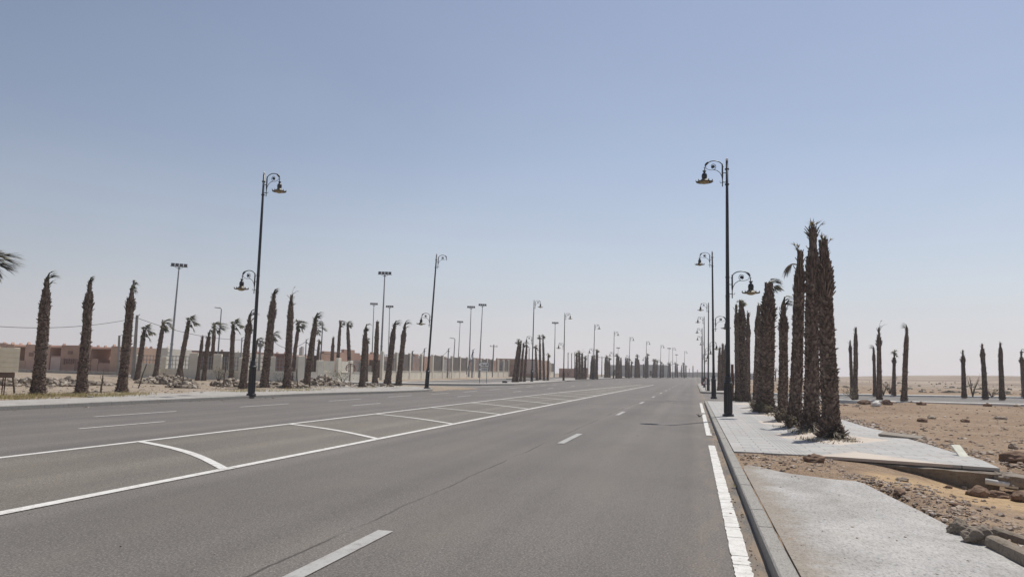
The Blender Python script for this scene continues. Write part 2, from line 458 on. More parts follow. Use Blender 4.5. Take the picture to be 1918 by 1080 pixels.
def axis(pts):
    out = []
    for (a, b, st) in pts:
        v = a
        while v < b - 1e-6: out.append(v); v += st
    out.append(pts[-1][1]); return out
gx = axis([(-4000, -1000, 500), (-1000, -200, 80), (-200, -60, 8), (-60, -22, 1.2), (-22, 0, 2.0), (0, 1.2, .2), (1.2, 9, .16), (9, 30, .7), (30, 80, 3), (80, 300, 14), (300, 1200, 90), (1200, 4000, 700)])
gy = axis([(-40, 2, 4), (2, 5, .5), (5, 19, .16), (19, 34, .4), (34, 60, .9), (60, 130, 2.2), (130, 400, 10), (400, 900, 40), (900, 2600, 250)])
b = MB(); W = len(gx)
b.v = [(x, y, groundz(x, y)) for y in gy for x in gx]
b.f = [(j * W + i, j * W + i + 1, (j + 1) * W + i + 1, (j + 1) * W + i) for j in range(len(gy) - 1) for i in range(W - 1)]
b.m = [0] * len(b.f)
struct(b.build('ground', M['soil'], smooth=True), 'brown stony desert ground reaching to the horizon')

def sheet(name, xs, ys, off, mat, label, curve=True, zf=None):
    b = MB(); W = len(xs)
    for y in ys:
        for x in xs:
            X = (x(y) if callable(x) else x) + (shift(y) if curve and not callable(x) else 0)
            b.v.append((X, y, T(X, y) + off))
    for j in range(len(ys) - 1):
        for i in range(W - 1):
            b.f.append((j * W + i, j * W + i + 1, (j + 1) * W + i + 1, (j + 1) * W + i)); b.m.append(0)
    return struct(b.build(name, mat, smooth=True), label)

ry = axis([(-12, 60, 3), (60, 150, 3), (150, 420, 6)])
sheet('road', [lambda y: kerbL(y) - .05, -19.0, -18, -17, -16, -15, -14, -13, -12, -11, -9, -7, -5, -3, -1, .66], ry, 0, M['road'], 'wide grey asphalt avenue with worn lanes')
sheet('central_strip', [-11.05, -10, -9, -8, -7.05], axis([(-12, 132, 3)]), .004, M['median'], 'dusty painted strip between the two carriageways', False)
sheet('side_street', axis([(.5, 20, 1.5), (20, 140, 6)]), axis([(47.7, 77, 2.1)]), -.012, M['street'], 'pale side street crossing to the right through the desert', False)
sheet('side_street', axis([(-70, -30, 3), (-30, -18, 1)]), axis([(52, 90, 2)]), -.014, M['street'], 'side street leaving the avenue on the left', False)
sheet('service_road', [-32, -29, -26, -23.2], axis([(79, 240, 3)]), .02, M['street'], 'pale service road in front of the cream fence')

# ------------------------------------------------------------------ painted markings
def ribbon(b, pts, w, off=.009, rag=0, seed=0):
    """flat painted ribbon along ground points"""
    rr = random.Random(seed); n = len(pts)
    for i in range(n):
        p = Vector((pts[i][0], pts[i][1], 0)); q0 = Vector((*pts[max(i - 1, 0)], 0)); q1 = Vector((*pts[min(i + 1, n - 1)], 0))
        t = (q1 - q0).normalized(); s = Vector((-t.y, t.x, 0)) * w / 2
        for sg in (1, -1):
            e = p + s * sg * (1 + (rr.uniform(-rag, rag)))
            b.v.append((e.x, e.y, T(e.x, e.y) + off))
    o = len(b.v) - 2 * n
    for i in range(n - 1):
        b.f.append((o + 2 * i, o + 2 * i + 1, o + 2 * i + 3, o + 2 * i + 2)); b.m.append(0)

mk = MB()
def mx(y, x0, x1):                                     # the two median lines draw together far off
    return x0 + (x1 - x0) * ss(50, 135, y)
ys = axis([(-10, 132, 1.5)])
ribbon(mk, [(mx(y, -7.05, -6.8), y) for y in ys], .17, .010, .05, 1)
ribbon(mk, [(mx(y, -11.05, -8.9), y) for y in ys], .15, .010, .05, 2)
diag = [((265, 827), (424, 879)), ((543, 794), (706, 822)), ((703, 775), (846, 794)), ((806, 763), (932, 776)), ((880, 754), (990, 766))]
dl = []
for a, c in diag:
    A = G(*a); Cc = G(*c); dl.append((A.y, Cc.y))
y1 = dl[-1]
for i in range(10): dl.append((y1[0] + 6.2 * (i + 1), y1[1] + 6.1 * (i + 1)))
dl.append((dl[0][0] - 5.9, dl[0][1] - 5.9))
for ya, yc in dl:
    P = []
    for i in range(9):
        t = i / 8; x = mx(ya, -11.05, -8.9) * (1 - t) + mx(yc, -7.05, -6.8) * t
        P.append((x, ya * (1 - t) + yc * t + .28 * math.sin(math.pi * t)))
    ribbon(mk, P, .16, .013, .06, int(ya * 10))
mk.cur = 1; nb = len(mk.f)
for k in range(0, 14):                                  # lane dashes
    e = 7.15 + 13.05 * k
    ribbon(mk, [(-2.98 + shift(y), y) for y in (e - 3.0, e - 2, e - 1, e)], .16, .009, .04, k)
for q_ in range(nb, len(mk.f)): mk.m[q_] = 1
mk.cur = 0
for x, y0, ln, per in ((-14.3, 15.2, 3.0, 14.8), (-17.1, 18.7, 3.6, 7.3)):
    for k in range(-3, 11):
        e = y0 + per * k
        ribbon(mk, [(x + shift(y), y) for y in (e, e + ln / 2, e + ln)], .1, .009, .06, k + 50)
rr = random.Random(3)
def edge(y0, y1):                                       # thick cracked edge line by the right kerb
    y = y0
    while y < y1:
        l = rr.choice([.18, .26, .33, .4, .55, .7]) * rr.uniform(.85, 1.15); n = 7; jag = rr.choice([.006, .01, .02, .03])
        P = [(.395, y + (l - .012) * i / n) for i in range(n + 1)]
        o = len(mk.v)
        for (x, yy) in P:
            for e in (-.075 + rr.uniform(-.006, .006), .075 + rr.uniform(-jag, jag * .5)):
                mk.v.append((x + e, yy + rr.uniform(-.004, .004), .012))
        for i in range(n):
            mk.f.append((o + 2 * i, o + 2 * i + 1, o + 2 * i + 3, o + 2 * i + 2)); mk.m.append(0)
        y += l
edge(-4, 17.9); edge(21.5, 33.3); edge(34.5, 47)
struct(mk.build('road_markings', [M['paint'], M['worn']]), 'white painted lane lines, dashes and hatching on the asphalt')

# ------------------------------------------------------------------ kerbs and pavements
def kerbline(name, pts, label, w=.15, h=.145, mat='kerb', L=1.0, side=1):
    """kerb stones along a ground polyline, pts = face line, body on the left side of travel * side"""
    b = MB(); P = [Vector((p[0], p[1], 0)) for p in pts]
    rr = random.Random(len(pts) * 7 + int(P[0].y))
    for a, c in zip(P[:-1], P[1:]):
        d = c - a; n = max(1, round(d.length / L)); t = d.normalized(); s = Vector((-t.y, t.x, 0)) * side
        ang = math.atan2(t.y, t.x)
        for i in range(n):
            m = a + d * ((i + .5) / n) + s * w / 2
            l = d.length / n - .010
            z = T(m.x, m.y)
            q = Quaternion((0, 0, 1), ang + rr.uniform(-.004, .004))
            b.box((m.x, m.y, z + h / 2 - .06 + rr.uniform(-.004, .004)), (l, w, h + .12), q, .014)
    return struct(b.build(name, M[mat]), label)

kerbline('kerb', [(.61, y) for y in range(-6, 47, 6)] + [(.61, 47.6), (5.3, 48.3)], 'grey kerb stones along the right edge of the avenue', side=-1)
kerbline('kerb', [(5.3, 76.4), (1.0, 76.4), (.61, 77)] + [(.61 + shift(y), y) for y in range(80, 260, 6)], 'grey kerb of the far right pavement', side=-1)
LK = [(kerbL(y), y) for y in (-6, 0, 6, 12, 18, 24, 30, 36, 40, 44, 48, 52, 54)] + [(-19.9, 56), (-21.5, 60), (-25, 64), (-40, 65.3)]
kerbline('kerb', LK, 'low kerb along the left pavement', side=1)
FK = [(-60, 66), (-45, 66.6), (-32.6, 68), (-26.2, 72), (-22, 77), (-19.8, 83), (-19.4, 90), (-19.4, 103), (-19.4, 117), (-23, 118.5)]
kerbline('kerb', FK, 'dark kerb on the far side of the left side street', side=1)
kerbline('kerb', [(-30, 120), (-20, 120)] + [(-19.6 + shift(y), y) for y in range(124, 330, 8)], 'kerb of the distant left pavement', side=1)

def slab(name, poly, z, th, mat, label, land=True, nsub=1):
    b = MB(); n = len(poly)
    top = [(x, y, (T(x, y) if land else 0) + z) for x, y in poly]
    bot = [(x, y, zz - th) for x, y, zz in top]
    b.add(top + bot, [tuple(range(n)), tuple(range(2 * n - 1, n - 1, -1))] + [(n + i, n + (i + 1) % n, (i + 1) % n, i) for i in range(n)])
    return struct(b.build(name, mat), label)

def pavestrip(name, x0, x1, ys, z, mat, label, curve=True):
    b = MB(); xs = [0, .33, .66, 1.0]
    for y in ys:
        a = x0(y) if callable(x0) else x0 + (shift(y) if curve else 0); c = x1(y) if callable(x1) else x1 + (shift(y) if curve else 0)
        for u in xs:
            x = a + (c - a) * u
            b.v.append((x, y, T(x, y) + z))
    for j in range(len(ys) - 1):
        for i in range(3):
            b.f.append((j * 4 + i, j * 4 + i + 1, j * 4 + i + 5, j * 4 + i + 4)); b.m.append(0)
    return struct(b.build(name, mat), label)

# tiled pavement: straight back edge, broken front edge standing over the wash-out
rr = random.Random(11)
front = [(.765, 15.72), (1.3, 15.70), (2.4, 15.63), (3.3, 15.42), (4.2, 15.18), (5.0, 14.95), (5.16, 14.90)]
back = [(5.34, 16.2), (5.38, 17.3), (5.31, 18.0), (5.36, 20), (5.33, 22.4), (5.42, 24), (5.3, 26), (5.36, 30), (5.36, 38), (5.36, 47.5)]
poly = front + back + [(.765, 47.5)]
b = MB(); n = len(poly); z = .150
yy = [16.6 + 2.8 * i for i in range(12)]
# top as strips so that it follows the rising land
rows = []
def rightx(y):
    for (x0, y0), (x1, y1) in zip([front[-1]] + back[:-1], back):
        if y0 <= y <= y1: return x0 + (x1 - x0) * (y - y0) / (y1 - y0)
    return 5.36
xs = [0, .1, .25, .45, .65, .8, .92, 1]
def fy(x):
    for (x0, y0), (x1, y1) in zip(front[:-1], front[1:]):
        if x0 <= x <= x1: return y0 + (y1 - y0) * (x - x0) / (x1 - x0)
    return 14.9
lines = []
lines.append([(.765 + (5.16 - .765) * u, fy(.765 + (5.16 - .765) * u)) for u in xs])
for y in (15.9, 16.2, 16.7, 17.3, 18, 19, 20, 22.4, 24, 26, 28, 30, 34, 38, 42, 45, 47.5):
    lines.append([(.765 + (rightx(y) - .765) * u, y) for u in xs])
k = len(xs)
for L_ in lines:
    for (x, y) in L_: b.v.append((x, y, T(x, y) + z))
for j in range(len(lines) - 1):
    for i in range(k - 1):
        b.f.append((j * k + i, j * k + i + 1, (j + 1) * k + i + 1, (j + 1) * k + i)); b.m.append(0)
def skirt(pts, th):
    o = len(b.v)
    for (x, y) in pts:
        b.v.append((x, y, T(x, y) + z)); b.v.append((x, y, T(x, y) + z - th))
    for i in range(len(pts) - 1):
        b.f.append((o + 2 * i, o + 2 * i + 1, o + 2 * i + 3, o + 2 * i + 2)); b.m.append(0)
skirt(lines[0], .055); skirt([L_[-1] for L_ in lines], .055)
o = len(b.v); uy = [15.0, 15.9]
b.add([(p[0], p[1], z - .055) for p in lines[0]] + [(p[0], p[1] + .9, z - .055) for p in lines[0]], [(i, i + 1, k + i + 1, k + i) for i in range(k - 1)])
struct(b.build('pavement', M['tiles']), 'pale tiled pavement with a ribbed guide strip beside the right palms')
pavestrip('pavement', .765, 5.4, axis([(76.6, 250, 4)]), .15, M['pave'], 'far right pavement beyond the side street')
# footing of the pavement, laid bare by the wash-out
b = MB(); rr = random.Random(5)
for i in range(0, 15):
    u = i / 14; x = 2.9 + u * 2.25
    d = .10 + .30 * ss(.1, .75, u)
    y = fy(min(x, 5.1)) + .07 - .10 * u
    y += .02 * math.sin(i * 2.3)
    for (dy, dz) in ((.75, -.062), (.0, -.062 - .012 * rr.random()), (-.05 - .07 * u, -.085 - .02 * rr.random()), (-.03 - .06 * u, -.13), (.0 - .03 * rr.random(), -.062 - d * .6), (.05, -.062 - d), (.9, -.1 - d)):
        b.v.append((x, y + dy, z + dz))
for i in range(14):
    for j in range(6):
        b.f.append((i * 7 + j, i * 7 + j + 1, (i + 1) * 7 + j + 1, (i + 1) * 7 + j)); b.m.append(0)
b.f.append(tuple(14 * 7 + j for j in range(7))); b.m.append(0)
struct(b.build('pavement_footing', M['dkconc'], smooth=False), 'dark concrete footing laid bare under the tiled pavement')

cs = [(.772, -3), (2.62, -3), (2.60, 6.0), (2.57, 7.4), (2.54, 8.7), (2.50, 9.6), (2.42, 10.8), (2.36, 11.8), (2.30, 12.05), (2.0, 12.12), (1.7, 12.35), (1.45, 12.55), (1.25, 12.85), (1.05, 13.3), (.90, 13.45), (.80, 13.3), (.772, 12.9)]
slab('pavement', cs, .142, .13, M['slab'], 'bare pale concrete pavement slab in the foreground', False)
# earth between kerb and slabs
b = MB(); rr = random.Random(8)
ex = axis([(.755, 3.3, .12)]); ey = axis([(-3, 11.5, .5), (11.5, 15.6, .11)])
def ez(x, y):
    e = .128 + .022 * mn.noise(Vector((x * 2.3, y * 2.3, 1))) + .018 * mn.noise(Vector((x * 7, y * 7, 2)))
    e += .035 * math.exp(-((x - 1.6) / .5) ** 2 - ((y - 13.8) / .6) ** 2)
    e -= .2 * ss(2.2, 3.3, x) * ss(10, 12.5, y) + .06 * ss(2.4, 3.0, x)
    if y < 12.9 and x > 1.0: e = min(e, .10)
    if x < .95: e = min(e, .148)
    if y < 11.5 and x > .9: e = .02
    return e
W = len(ex)
b.v = [(x, y, ez(x, y)) for y in ey for x in ex]
b.f = [(j * W + i, j * W + i + 1, (j + 1) * W + i + 1, (j + 1) * W + i) for j in range(len(ey) - 1) for i in range(W - 1)]; b.m = [0] * len(b.f)
struct(b.build('bare_earth', M['soil'], smooth=True), 'strip of bare brown earth between the two slabs')

pavestrip('pavement', lambda y: -24.3 if y < 27 else -26.3, lambda y: kerbL(y) - .15, [-6, 0, 6, 12, 18, 24, 26.9, 27.1, 30, 33, 36, 39, 42, 45, 48, 51, 54], .142, M['pave'], 'pale left pavement under the lamp posts')
slab('pavement', [(-19.75, 54), (-20.15, 56), (-21.7, 59.7), (-25, 63.6), (-30, 64.2), (-30, 54)], .142, .1, M['pave'], 'rounded end of the left pavement')
b = MB()
W2 = [(-60, 67.2), (-45, 67.5), (-32.6, 68.4), (-26.3, 72.4), (-22.2, 77.2), (-20, 83), (-19.56, 90), (-19.56, 103), (-19.56, 116.8)]
W3 = [(-60, 72), (-45, 72), (-34, 74), (-29, 77), (-25, 80), (-23.6, 84), (-23.4, 90), (-23.4, 103), (-23.4, 116.8)]
for p, q in zip(W2, W3):
    for u in (0, .5, 1):
        x = p[0] * (1 - u) + q[0] * u; y = p[1] * (1 - u) + q[1] * u
        b.v.append((x, y, T(x, y) + .142))
for i in range(len(W2) - 1):
    for j in (0, 1): b.f.append((i * 3 + j, i * 3 + j + 1, i * 3 + j + 4, i * 3 + j + 3)); b.m.append(0)
struct(b.build('pavement', M['pave']), 'pavement on the far side of the left side street')
pavestrip('pavement', -24, -19.75, axis([(120.1, 330, 6)]), .142, M['pave'], 'distant left pavement under the palm clusters')
pavestrip('verge', lambda y: -36 , lambda y: -31.9 + shift(y), axis([(79, 240, 4)]), .06, M['pave'], 'sandy verge below the cream fence', False)

# white kerbs of the right side street
nk = [G(1560, 749.5, .1), G(1640, 751, .1), G(1700, 753, .1), G(1800, 755, .1), G(1918, 757.5, .1)]
ex_ = (nk[-1] - nk[-2]).normalized()
NK = [(5.6, 48.4)] + [(p.x, p.y) for p in nk if p.x > 7] + [((nk[-1] + ex_ * 30).x, (nk[-1] + ex_ * 30).y)]
kerbline('kerb', NK, 'white kerb on the near side of the right side street', w=.9, h=.17, mat='white', L=2.5, side=-1)
fk = [G(1560, 738.3, .12), G(1700, 739.5, .12), G(1800, 741, .12), G(1918, 743, .12)]
ex_ = (fk[-1] - fk[-2]).normalized()
FK2 = [(5.4, 76.6)] + [(p.x, p.y) for p in fk if p.x > 7] + [((fk[-1] + ex_ * 40).x, (fk[-1] + ex_ * 40).y)]
kerbline('kerb', FK2, 'white kerb on the far side of the right side street', w=1.3, h=.13, mat='white', L=2.5, side=1)

# ------------------------------------------------------------------ palms
GA = math.pi * (3 - 5 ** .5)
def trunk_mesh(name, seed, H=5.0, r=.27, Nst=760, L=.085, W_=.135, skirt=.5, segs=(14, 26), head=1.0, bud=.52):
    rnd = random.Random(seed); b = MB(); o = rnd.uniform(0, 90)
    h0 = rnd.uniform(.72, .80); h1 = rnd.uniform(.86, .91)       # where the cut stalks and the bud begin
    def rad_(z):
        u = z / H
        k = 1.10 - .20 * min(u / h0, 1) + .40 * math.exp(-z / .36)
        if u > h0: k *= 1 - .16 * ss(h0, h1, u)
        if u > h1: k *= 1 - bud * ss(h1 - .01, h1 + .03, u)
        return r * k * (1 + .09 * mn.noise(Vector((o, o, z * 1.1))) + .03 * mn.noise(Vector((o, z * 4, 1))))
    def cen(z): return (.16 * r * mn.noise(Vector((o, 3, z * .6))), .16 * r * mn.noise(Vector((7, o, z * .6))))
    n, m = segs
    for j in range(m + 1):
        z = H * j / m; q = rad_(z) * .94; cx, cy = cen(z)
        for i in range(n):
            a = 2 * math.pi * i / n + .13 * j
            k = q * (1 + .06 * mn.noise(Vector((math.cos(a) * 2, math.sin(a) * 2, z * 3 + o))))
            b.v.append((cx + k * math.cos(a), cy + k * math.sin(a), z - (.1 if j == 0 else 0)))
    for j in range(m):
        for i in range(n):
            b.f.append((j * n + i, j * n + (i + 1) % n, (j + 1) * n + (i + 1) % n, (j + 1) * n + i)); b.m.append(0)
    b.f.append(tuple(m * n + i for i in range(n))); b.m.append(0)
    for i in range(Nst):
        u = (i + .5) / Nst; z = H * u * .995; a = GA * i + rnd.uniform(-.22, .22)
        q = rad_(z); cx, cy = cen(z)
        l = L * rnd.uniform(.65, 1.4); t = rad(rnd.uniform(36, 68)); w = W_ * rnd.uniform(.75, 1.25)
        if u > h1: l = .13 * rnd.uniform(.6, 1.3); t = rad(rnd.uniform(6, 24)); w *= .45
        elif u > h0 - .03 * rnd.random():
            l = .20 * head * rnd.uniform(.5, 1.4) * (1.15 - .45 * ss(h0, h1, u)); t = rad(rnd.uniform(26, 60)); w *= .48
        elif rnd.random() < .05: l *= 1.9; t += .3
        if z < .5: l *= 1 + skirt * rnd.uniform(.6, 2.2) * (1 - z / .5); t += .35 * (1 - z / .5)
        th = .022
        ca, sa = math.cos(a), math.sin(a); tx, ty = -sa, ca
        def P(rr_, s_, zz): return (cx + rr_ * ca + s_ * tx, cy + rr_ * sa + s_ * ty, zz)
        r0_ = q * .94; r1_ = r0_ + l * math.sin(t); z1 = z + l * math.cos(t); wt = w * rnd.uniform(.4, .8); sk = rnd.uniform(-.4, .4) * w
        b.add([P(r0_ + .01, -w / 2, z - .02), P(r0_ + .01, w / 2, z - .02), P(r0_ - .02, -w / 2, z + .04), P(r0_ - .02, w / 2, z + .04), P(r1_ + th * .3, sk - wt / 2, z1), P(r1_ + th * .3, sk + wt / 2, z1), P(r1_ - th, sk, z1 + .012)],
              [(0, 1, 5, 4), (2, 0, 4, 6), (1, 3, 6, 5), (3, 2, 6), (4, 5, 6)])
        b.m[-1] = 1 if rnd.random() < .75 else 0; b.m[-2] = 1 if rnd.random() < .3 else 0
    me = bpy.data.meshes.new(name); me.from_pydata(b.v, [], b.f); me.materials.append(M['bark']); me.materials.append(M['cutend']); me.polygons.foreach_set('material_index', b.m); me.update()
    return me

def leaf(b, p, d, L, w, sag, wind, seg=3):
    """one narrow leaflet that bends with gravity and wind"""
    d = d.normalized(); side = d.cross(Vector((0, 0, 1)))
    if side.length < .05: side = Vector((0, 1, 0))
    side.normalize(); vs = []; q = p.copy()
    for i in range(seg + 1):
        u = i / seg; ww = w * (1 - u) ** .7 * .5 + .0008
        vs += [q + side * ww, q - side * ww]
        d = (d + (Vector((0, 0, -sag)) + wind) * (1.0 / seg)).normalized()
        q = q + d * (L / seg)
    b.add(vs, [(2 * i, 2 * i + 1, 2 * i + 3, 2 * i + 2) for i in range(seg)])

def frond(b, rnd, p, az, el, Lp, n, Lf, spread=1.1, sag=.6, wind=Vector((.6, 0, 0)), w=.035):
    d = Vector((math.cos(az) * math.cos(el), math.sin(az) * math.cos(el), math.sin(el)))
    pts = [p.copy()]; q = p.copy()
    for i in range(3):
        d = (d + wind * .18 + Vector((0, 0, -sag * .08))).normalized(); q = q + d * Lp / 3; pts.append(q.copy())
    b.tube(pts, [.016, .013, .011, .009], 4)
    s = d.cross(Vector((0, 0, 1)));
    if s.length < .05: s = Vector((0, 1, 0))
    s.normalize(); up = s.cross(d)
    for i in range(n):
        a = (i / (n - 1) - .5) * 2 * spread + rnd.uniform(-.12, .12)
        dd = d * math.cos(a) + s * math.sin(a) * .9 + up * rnd.uniform(-.3, .3)
        leaf(b, q, dd, Lf * rnd.uniform(.65, 1.1), w, sag * rnd.uniform(.7, 1.5), wind * rnd.uniform(.6, 1.3))

WIND = Vector((.75, -.1, 0))
def crown_mesh(name, seed, kind):
    rnd = random.Random(seed); b = MB(); O = lambda: Vector((rnd.uniform(-.05, .05), rnd.uniform(-.05, .05), rnd.uniform(-.3, .02)))
    mats = M['green']
    def stubs(n, l0, l1, spreadz=.5):
        for _ in range(n):                     # cut leaf stalks round the bud
            a = rnd.uniform(0, 6.28); el = rnd.uniform(.55, 1.25); p = O() + Vector((.07 * math.cos(a), .07 * math.sin(a), -rnd.uniform(0, spreadz)))
            d = Vector((math.cos(a) * math.cos(el), math.sin(a) * math.cos(el), math.sin(el)))
            l = rnd.uniform(l0, l1); b.tube([p, p + d * l * .5, p + d * l + Vector((0, 0, .02))], [.022, .017, .010], 4)
    tall = .34 if kind in ('tip', 'swept') else .08
    b.tube([(0, 0, -.35), (0, 0, -.1 + tall * .5), (.03 + tall * .15, 0, tall)], [.10, .085, .03], 7)
    if kind == 'bare':
        stubs(12, .12, .28)
        for i in range(4): frond(b, rnd, O(), rnd.uniform(0, 6.28), rnd.uniform(1.0, 1.5), rnd.uniform(.05, .15), 7, .2, .5, .3, WIND * .4, .03)
    elif kind == 'tip':
        for _ in range(3):
            stubs(9, .1, .22, .3)
        for i in range(7): frond(b, rnd, O() + Vector((.03, 0, .30 * rnd.random())), rnd.uniform(-.7, .7), rnd.uniform(.9, 1.5), rnd.uniform(.1, .26), 12, .44, .5, .8, WIND * 1.2, .055)
    elif kind == 'swept':
        stubs(16, .1, .24, .5)
        for i in range(12): frond(b, rnd, O() + Vector((.03, 0, .32 * rnd.random())), rnd.uniform(-1.1, 1.1), rnd.uniform(.35, 1.5), rnd.uniform(.12, .34), 12, rnd.uniform(.36, .6), .6, 1.0, WIND * 1.25, .06)
    elif kind == 'full':
        stubs(14, .1, .24, .4)
        for i in range(9): frond(b, rnd, O(), rnd.uniform(-1.7, 1.7), rnd.uniform(.0, 1.45), rnd.uniform(.3, .62), 22, rnd.uniform(.45, .75), .62, 1.0, WIND * 1.05, .085)
        for i in range(4): frond(b, rnd, O(), rnd.uniform(1.8, 4.4), rnd.uniform(.7, 1.4), rnd.uniform(.2, .4), 12, .45, .6, .9, WIND * 1.2, .065)
        for i in range(4): frond(b, rnd, O(), rnd.uniform(-1.2, 1.2), rnd.uniform(-.9, -.1), rnd.uniform(.3, .5), 12, .55, .5, 1.3, WIND * .6, .065)
    elif kind == 'spikes':
        stubs(18, .15, .34, .8)
        for az, el, lp in ((.2, 1.45, .55), (-.3, .72, .6), (.5, 1.2, .15)): frond(b, rnd, Vector((0, 0, 0)), az, el, lp, 9, .26, .6, .8, WIND * .5, .04)
    elif kind == 'mop':
        stubs(10, .1, .22, .4)
        for i in range(14): frond(b, rnd, O(), rnd.uniform(0, 6.28), rnd.uniform(.0, 1.3), rnd.uniform(.15, .34), 11, rnd.uniform(.3, .46), .8, 1.0, WIND * .35, .085)
    elif kind == 'hang':
        mats = M['dead']
        stubs(14, .15, .34, .8)
        for i in range(4): frond(b, rnd, O(), rnd.uniform(2.4, 4), rnd.uniform(1.0, 1.5), rnd.uniform(.15, .3), 10, .24, .7, .5, Vector((-.2, 0, 0)), .04)
        for i in range(3): frond(b, rnd, Vector((-.02, 0, -.42)), rnd.uniform(2.8, 3.5), rnd.uniform(.35, .7), rnd.uniform(.28, .36), 15, .52, .85, 2.6, Vector((-.05, 0, 0)), .05)
    elif kind == 'ragged':
        mats = M['dead']
        stubs(22, .15, .38, .9)
        for az, el, lp in ((2.9, 1.42, .25), (2.6, 1.5, .1), (.2, .85, .42), (.3, 1.1, .25), (-.4, 1.2, .1), (1.5, 1.3, .1), (-1.5, 1.1, .12)):
            frond(b, rnd, O(), az, el, lp, 12, .26, .8, .7, Vector((0, 0, .1)), .045)
    me = bpy.data.meshes.new(name); me.from_pydata(b.v, [], b.f); me.materials.append(mats); me.update()
    return me

TR = [trunk_mesh('palm_trunk', 100 + i, head=(.7, 1.0, 1.3, .85, 1.1, .6)[i]) for i in range(6)]
TF = [trunk_mesh('palm_trunk', 250 + i, head=.6, bud=.15) for i in range(3)]
TRB = [trunk_mesh('palm_trunk', 200 + i, 5.0, .27, 1500, .08, .125, 1.3, head=.85, bud=.3) for i in range(5)]
TRL = [trunk_mesh('palm_trunk', 300 + i, 5.0, .27, 220, .12, .2, .2, (9, 14), .8, .12) for i in range(3)]
CR = {k: [crown_mesh('palm_crown', 400 + 10 * j + i, k) for i in range(3)] for j, k in enumerate(('bare', 'tip', 'swept', 'full', 'spikes', 'mop', 'hang', 'ragged'))}
CHT = dict(bare=.22, tip=.72, swept=.7, full=.5, spikes=.75, mop=.33, hang=.45, ragged=.45)
prr = random.Random(21)
PALMS = []
def palm(bx, by, tx, ty, w, kind, label, group, off=.12, D=None, tr=None, cs=1.0, rot=None, base=None):
    B = base if base is not None else (atD(bx, by, D) if D else G(bx, by, off))
    h, q = lean(B, (tx, ty))
    depth = math.hypot(B.x, B.y)
    r = max(w / 2 * depth / 1430 * (.92 if w > 12.5 and bx > 1300 else .78) - .035, w / 2 * depth / 1430 * (1.0 if depth > 128 and bx < 1300 else .66))
    if kind in ('tip', 'swept') and w < 15.5 and bx < 800: cs *= 1.3
    c = CHT[kind] * cs
    H = max(h - c * .85, .5)
    root = thing('palm_tree', label, 'palm', B - Vector((0, 0, .03)), group)
    root.rotation_mode = 'QUATERNION'; root.rotation_quaternion = q
    tm = (tr if tr is not None else prr.choice(TRL if depth > 100 else (TF if kind in ('full', 'mop', 'bare') else TR)))
    t = bpy.data.objects.new('trunk', tm); COL.objects.link(t); t.parent = root
    t.scale = (r / .27, r / .27, H / 5.0); t.rotation_euler = (0, 0, prr.uniform(0, 6.28))
    k = bpy.data.objects.new('crown', prr.choice(CR[kind])); COL.objects.link(k); k.parent = root
    k.location = (0, 0, H + .02); k.rotation_euler = (0, 0, prr.uniform(-.5, .5) if rot is None else rot)
    cs2 = cs * (min(max(r / .22, .85), 1.25))
    if kind == 'full' and bx < 800: cs2 *= 1.65
    k.scale = (cs2, cs2, cs)
    PALMS.append(root)
    return root

gL = 'dead palms along the left pavement'; gB = 'palms in the row before the cream fence'; gR = 'bare palms on the right pavement'; gD = 'dead palms along the desert side street'; gC = 'distant palm clusters on the left'
# left, first row
palm(-40, 742, -24, 466, 22, 'full', 'palm with windblown fronds reaching in at the left picture edge, only frond tips in view', gL, cs=.95, rot=.5)
palm(71, 740, 90, 499, 23, 'tip', 'tall thick dead palm beside the cream box at the left edge', gL)
palm(152.6, 737, 170, 510, 20, 'tip', 'dead palm with a stubby narrow tip, middle of the three on the left grass strip', gL, cs=.8)
palm(227.5, 734, 250, 521, 19, 'swept', 'dead palm with a tuft swept right, beside the concrete utility pole', gL, cs=.9)
palm(454, 728, 470, 571, 15, 'tip', 'dead palm with hooked tip just left of the first left lamp post', gL)
palm(494, 727, 515, 533, 17, 'tip', 'tall leaning palm just right of the first left lamp post, drooping tip', gL, cs=1.1)
palm(537, 727, 547, 536, 16, 'spikes', 'palm with two bare frond stalks sticking out of its tip', gL)
palm(573, 725, 594, 575, 14, 'tip', 'dead palm with a curved tip left of the larger rubble heap', gL, cs=1.1)
palm(678, 725, 686, 598, 13, 'tip', 'dead palm right of the rusty hoop, hooked small tip', gL)
palm(702, 722, 707, 599, 12, 'bare', 'straight palm with no fronds between the floodlight poles', gL)
palm(725, 721, 741, 592, 14, 'tip', 'dead palm leaning right, left of the dark slatted board', gL)
palm(746, 722, 760, 593, 13, 'tip', 'dead palm leaning right, right of the dark slatted board', gL)
# left, second row
palm(256, 712, 272, 609, 11, 'full', 'small palm with windblown fronds just right of the concrete utility pole', gB)
palm(290, 709, 307, 596, 10, 'full', 'small palm with green windblown fronds before the cream gate panel', gB)
palm(333.5, 712, 355, 592, 11, 'full', 'small leaning palm with drooping fronds right of the first floodlight', gB)
palm(369.6, 712, 380, 626, 8, 'bare', 'thin palm with no fronds left of the thicker pair before the dark brown wall', gB)
palm(381, 713, 393, 610, 10, 'swept', 'palm with a mop of fronds, left of two close together before the dark brown wall', gB)
palm(396, 710, 402, 601, 9, 'full', 'palm with the bushiest crown below the plain curved street light', gB)
palm(433, 712, 437, 599, 11, 'full', 'palm with spread fronds left of the first left lamp post', gB)
palm(546, 713, 560, 598, 9, 'full', 'small palm half hidden behind the palm with two bare stalks', gB)
palm(508, 706, 512, 620, 5, 'full', 'thin small palm with fronds seen between two thick dead palms', gB)
palm(470, 706, 483, 631, 7, 'full', 'small palm half hidden behind the first left lamp post', gB)
palm(583, 712, 590, 604, 7, 'full', 'small frond topped palm half hidden behind the curved tip palm', gB)
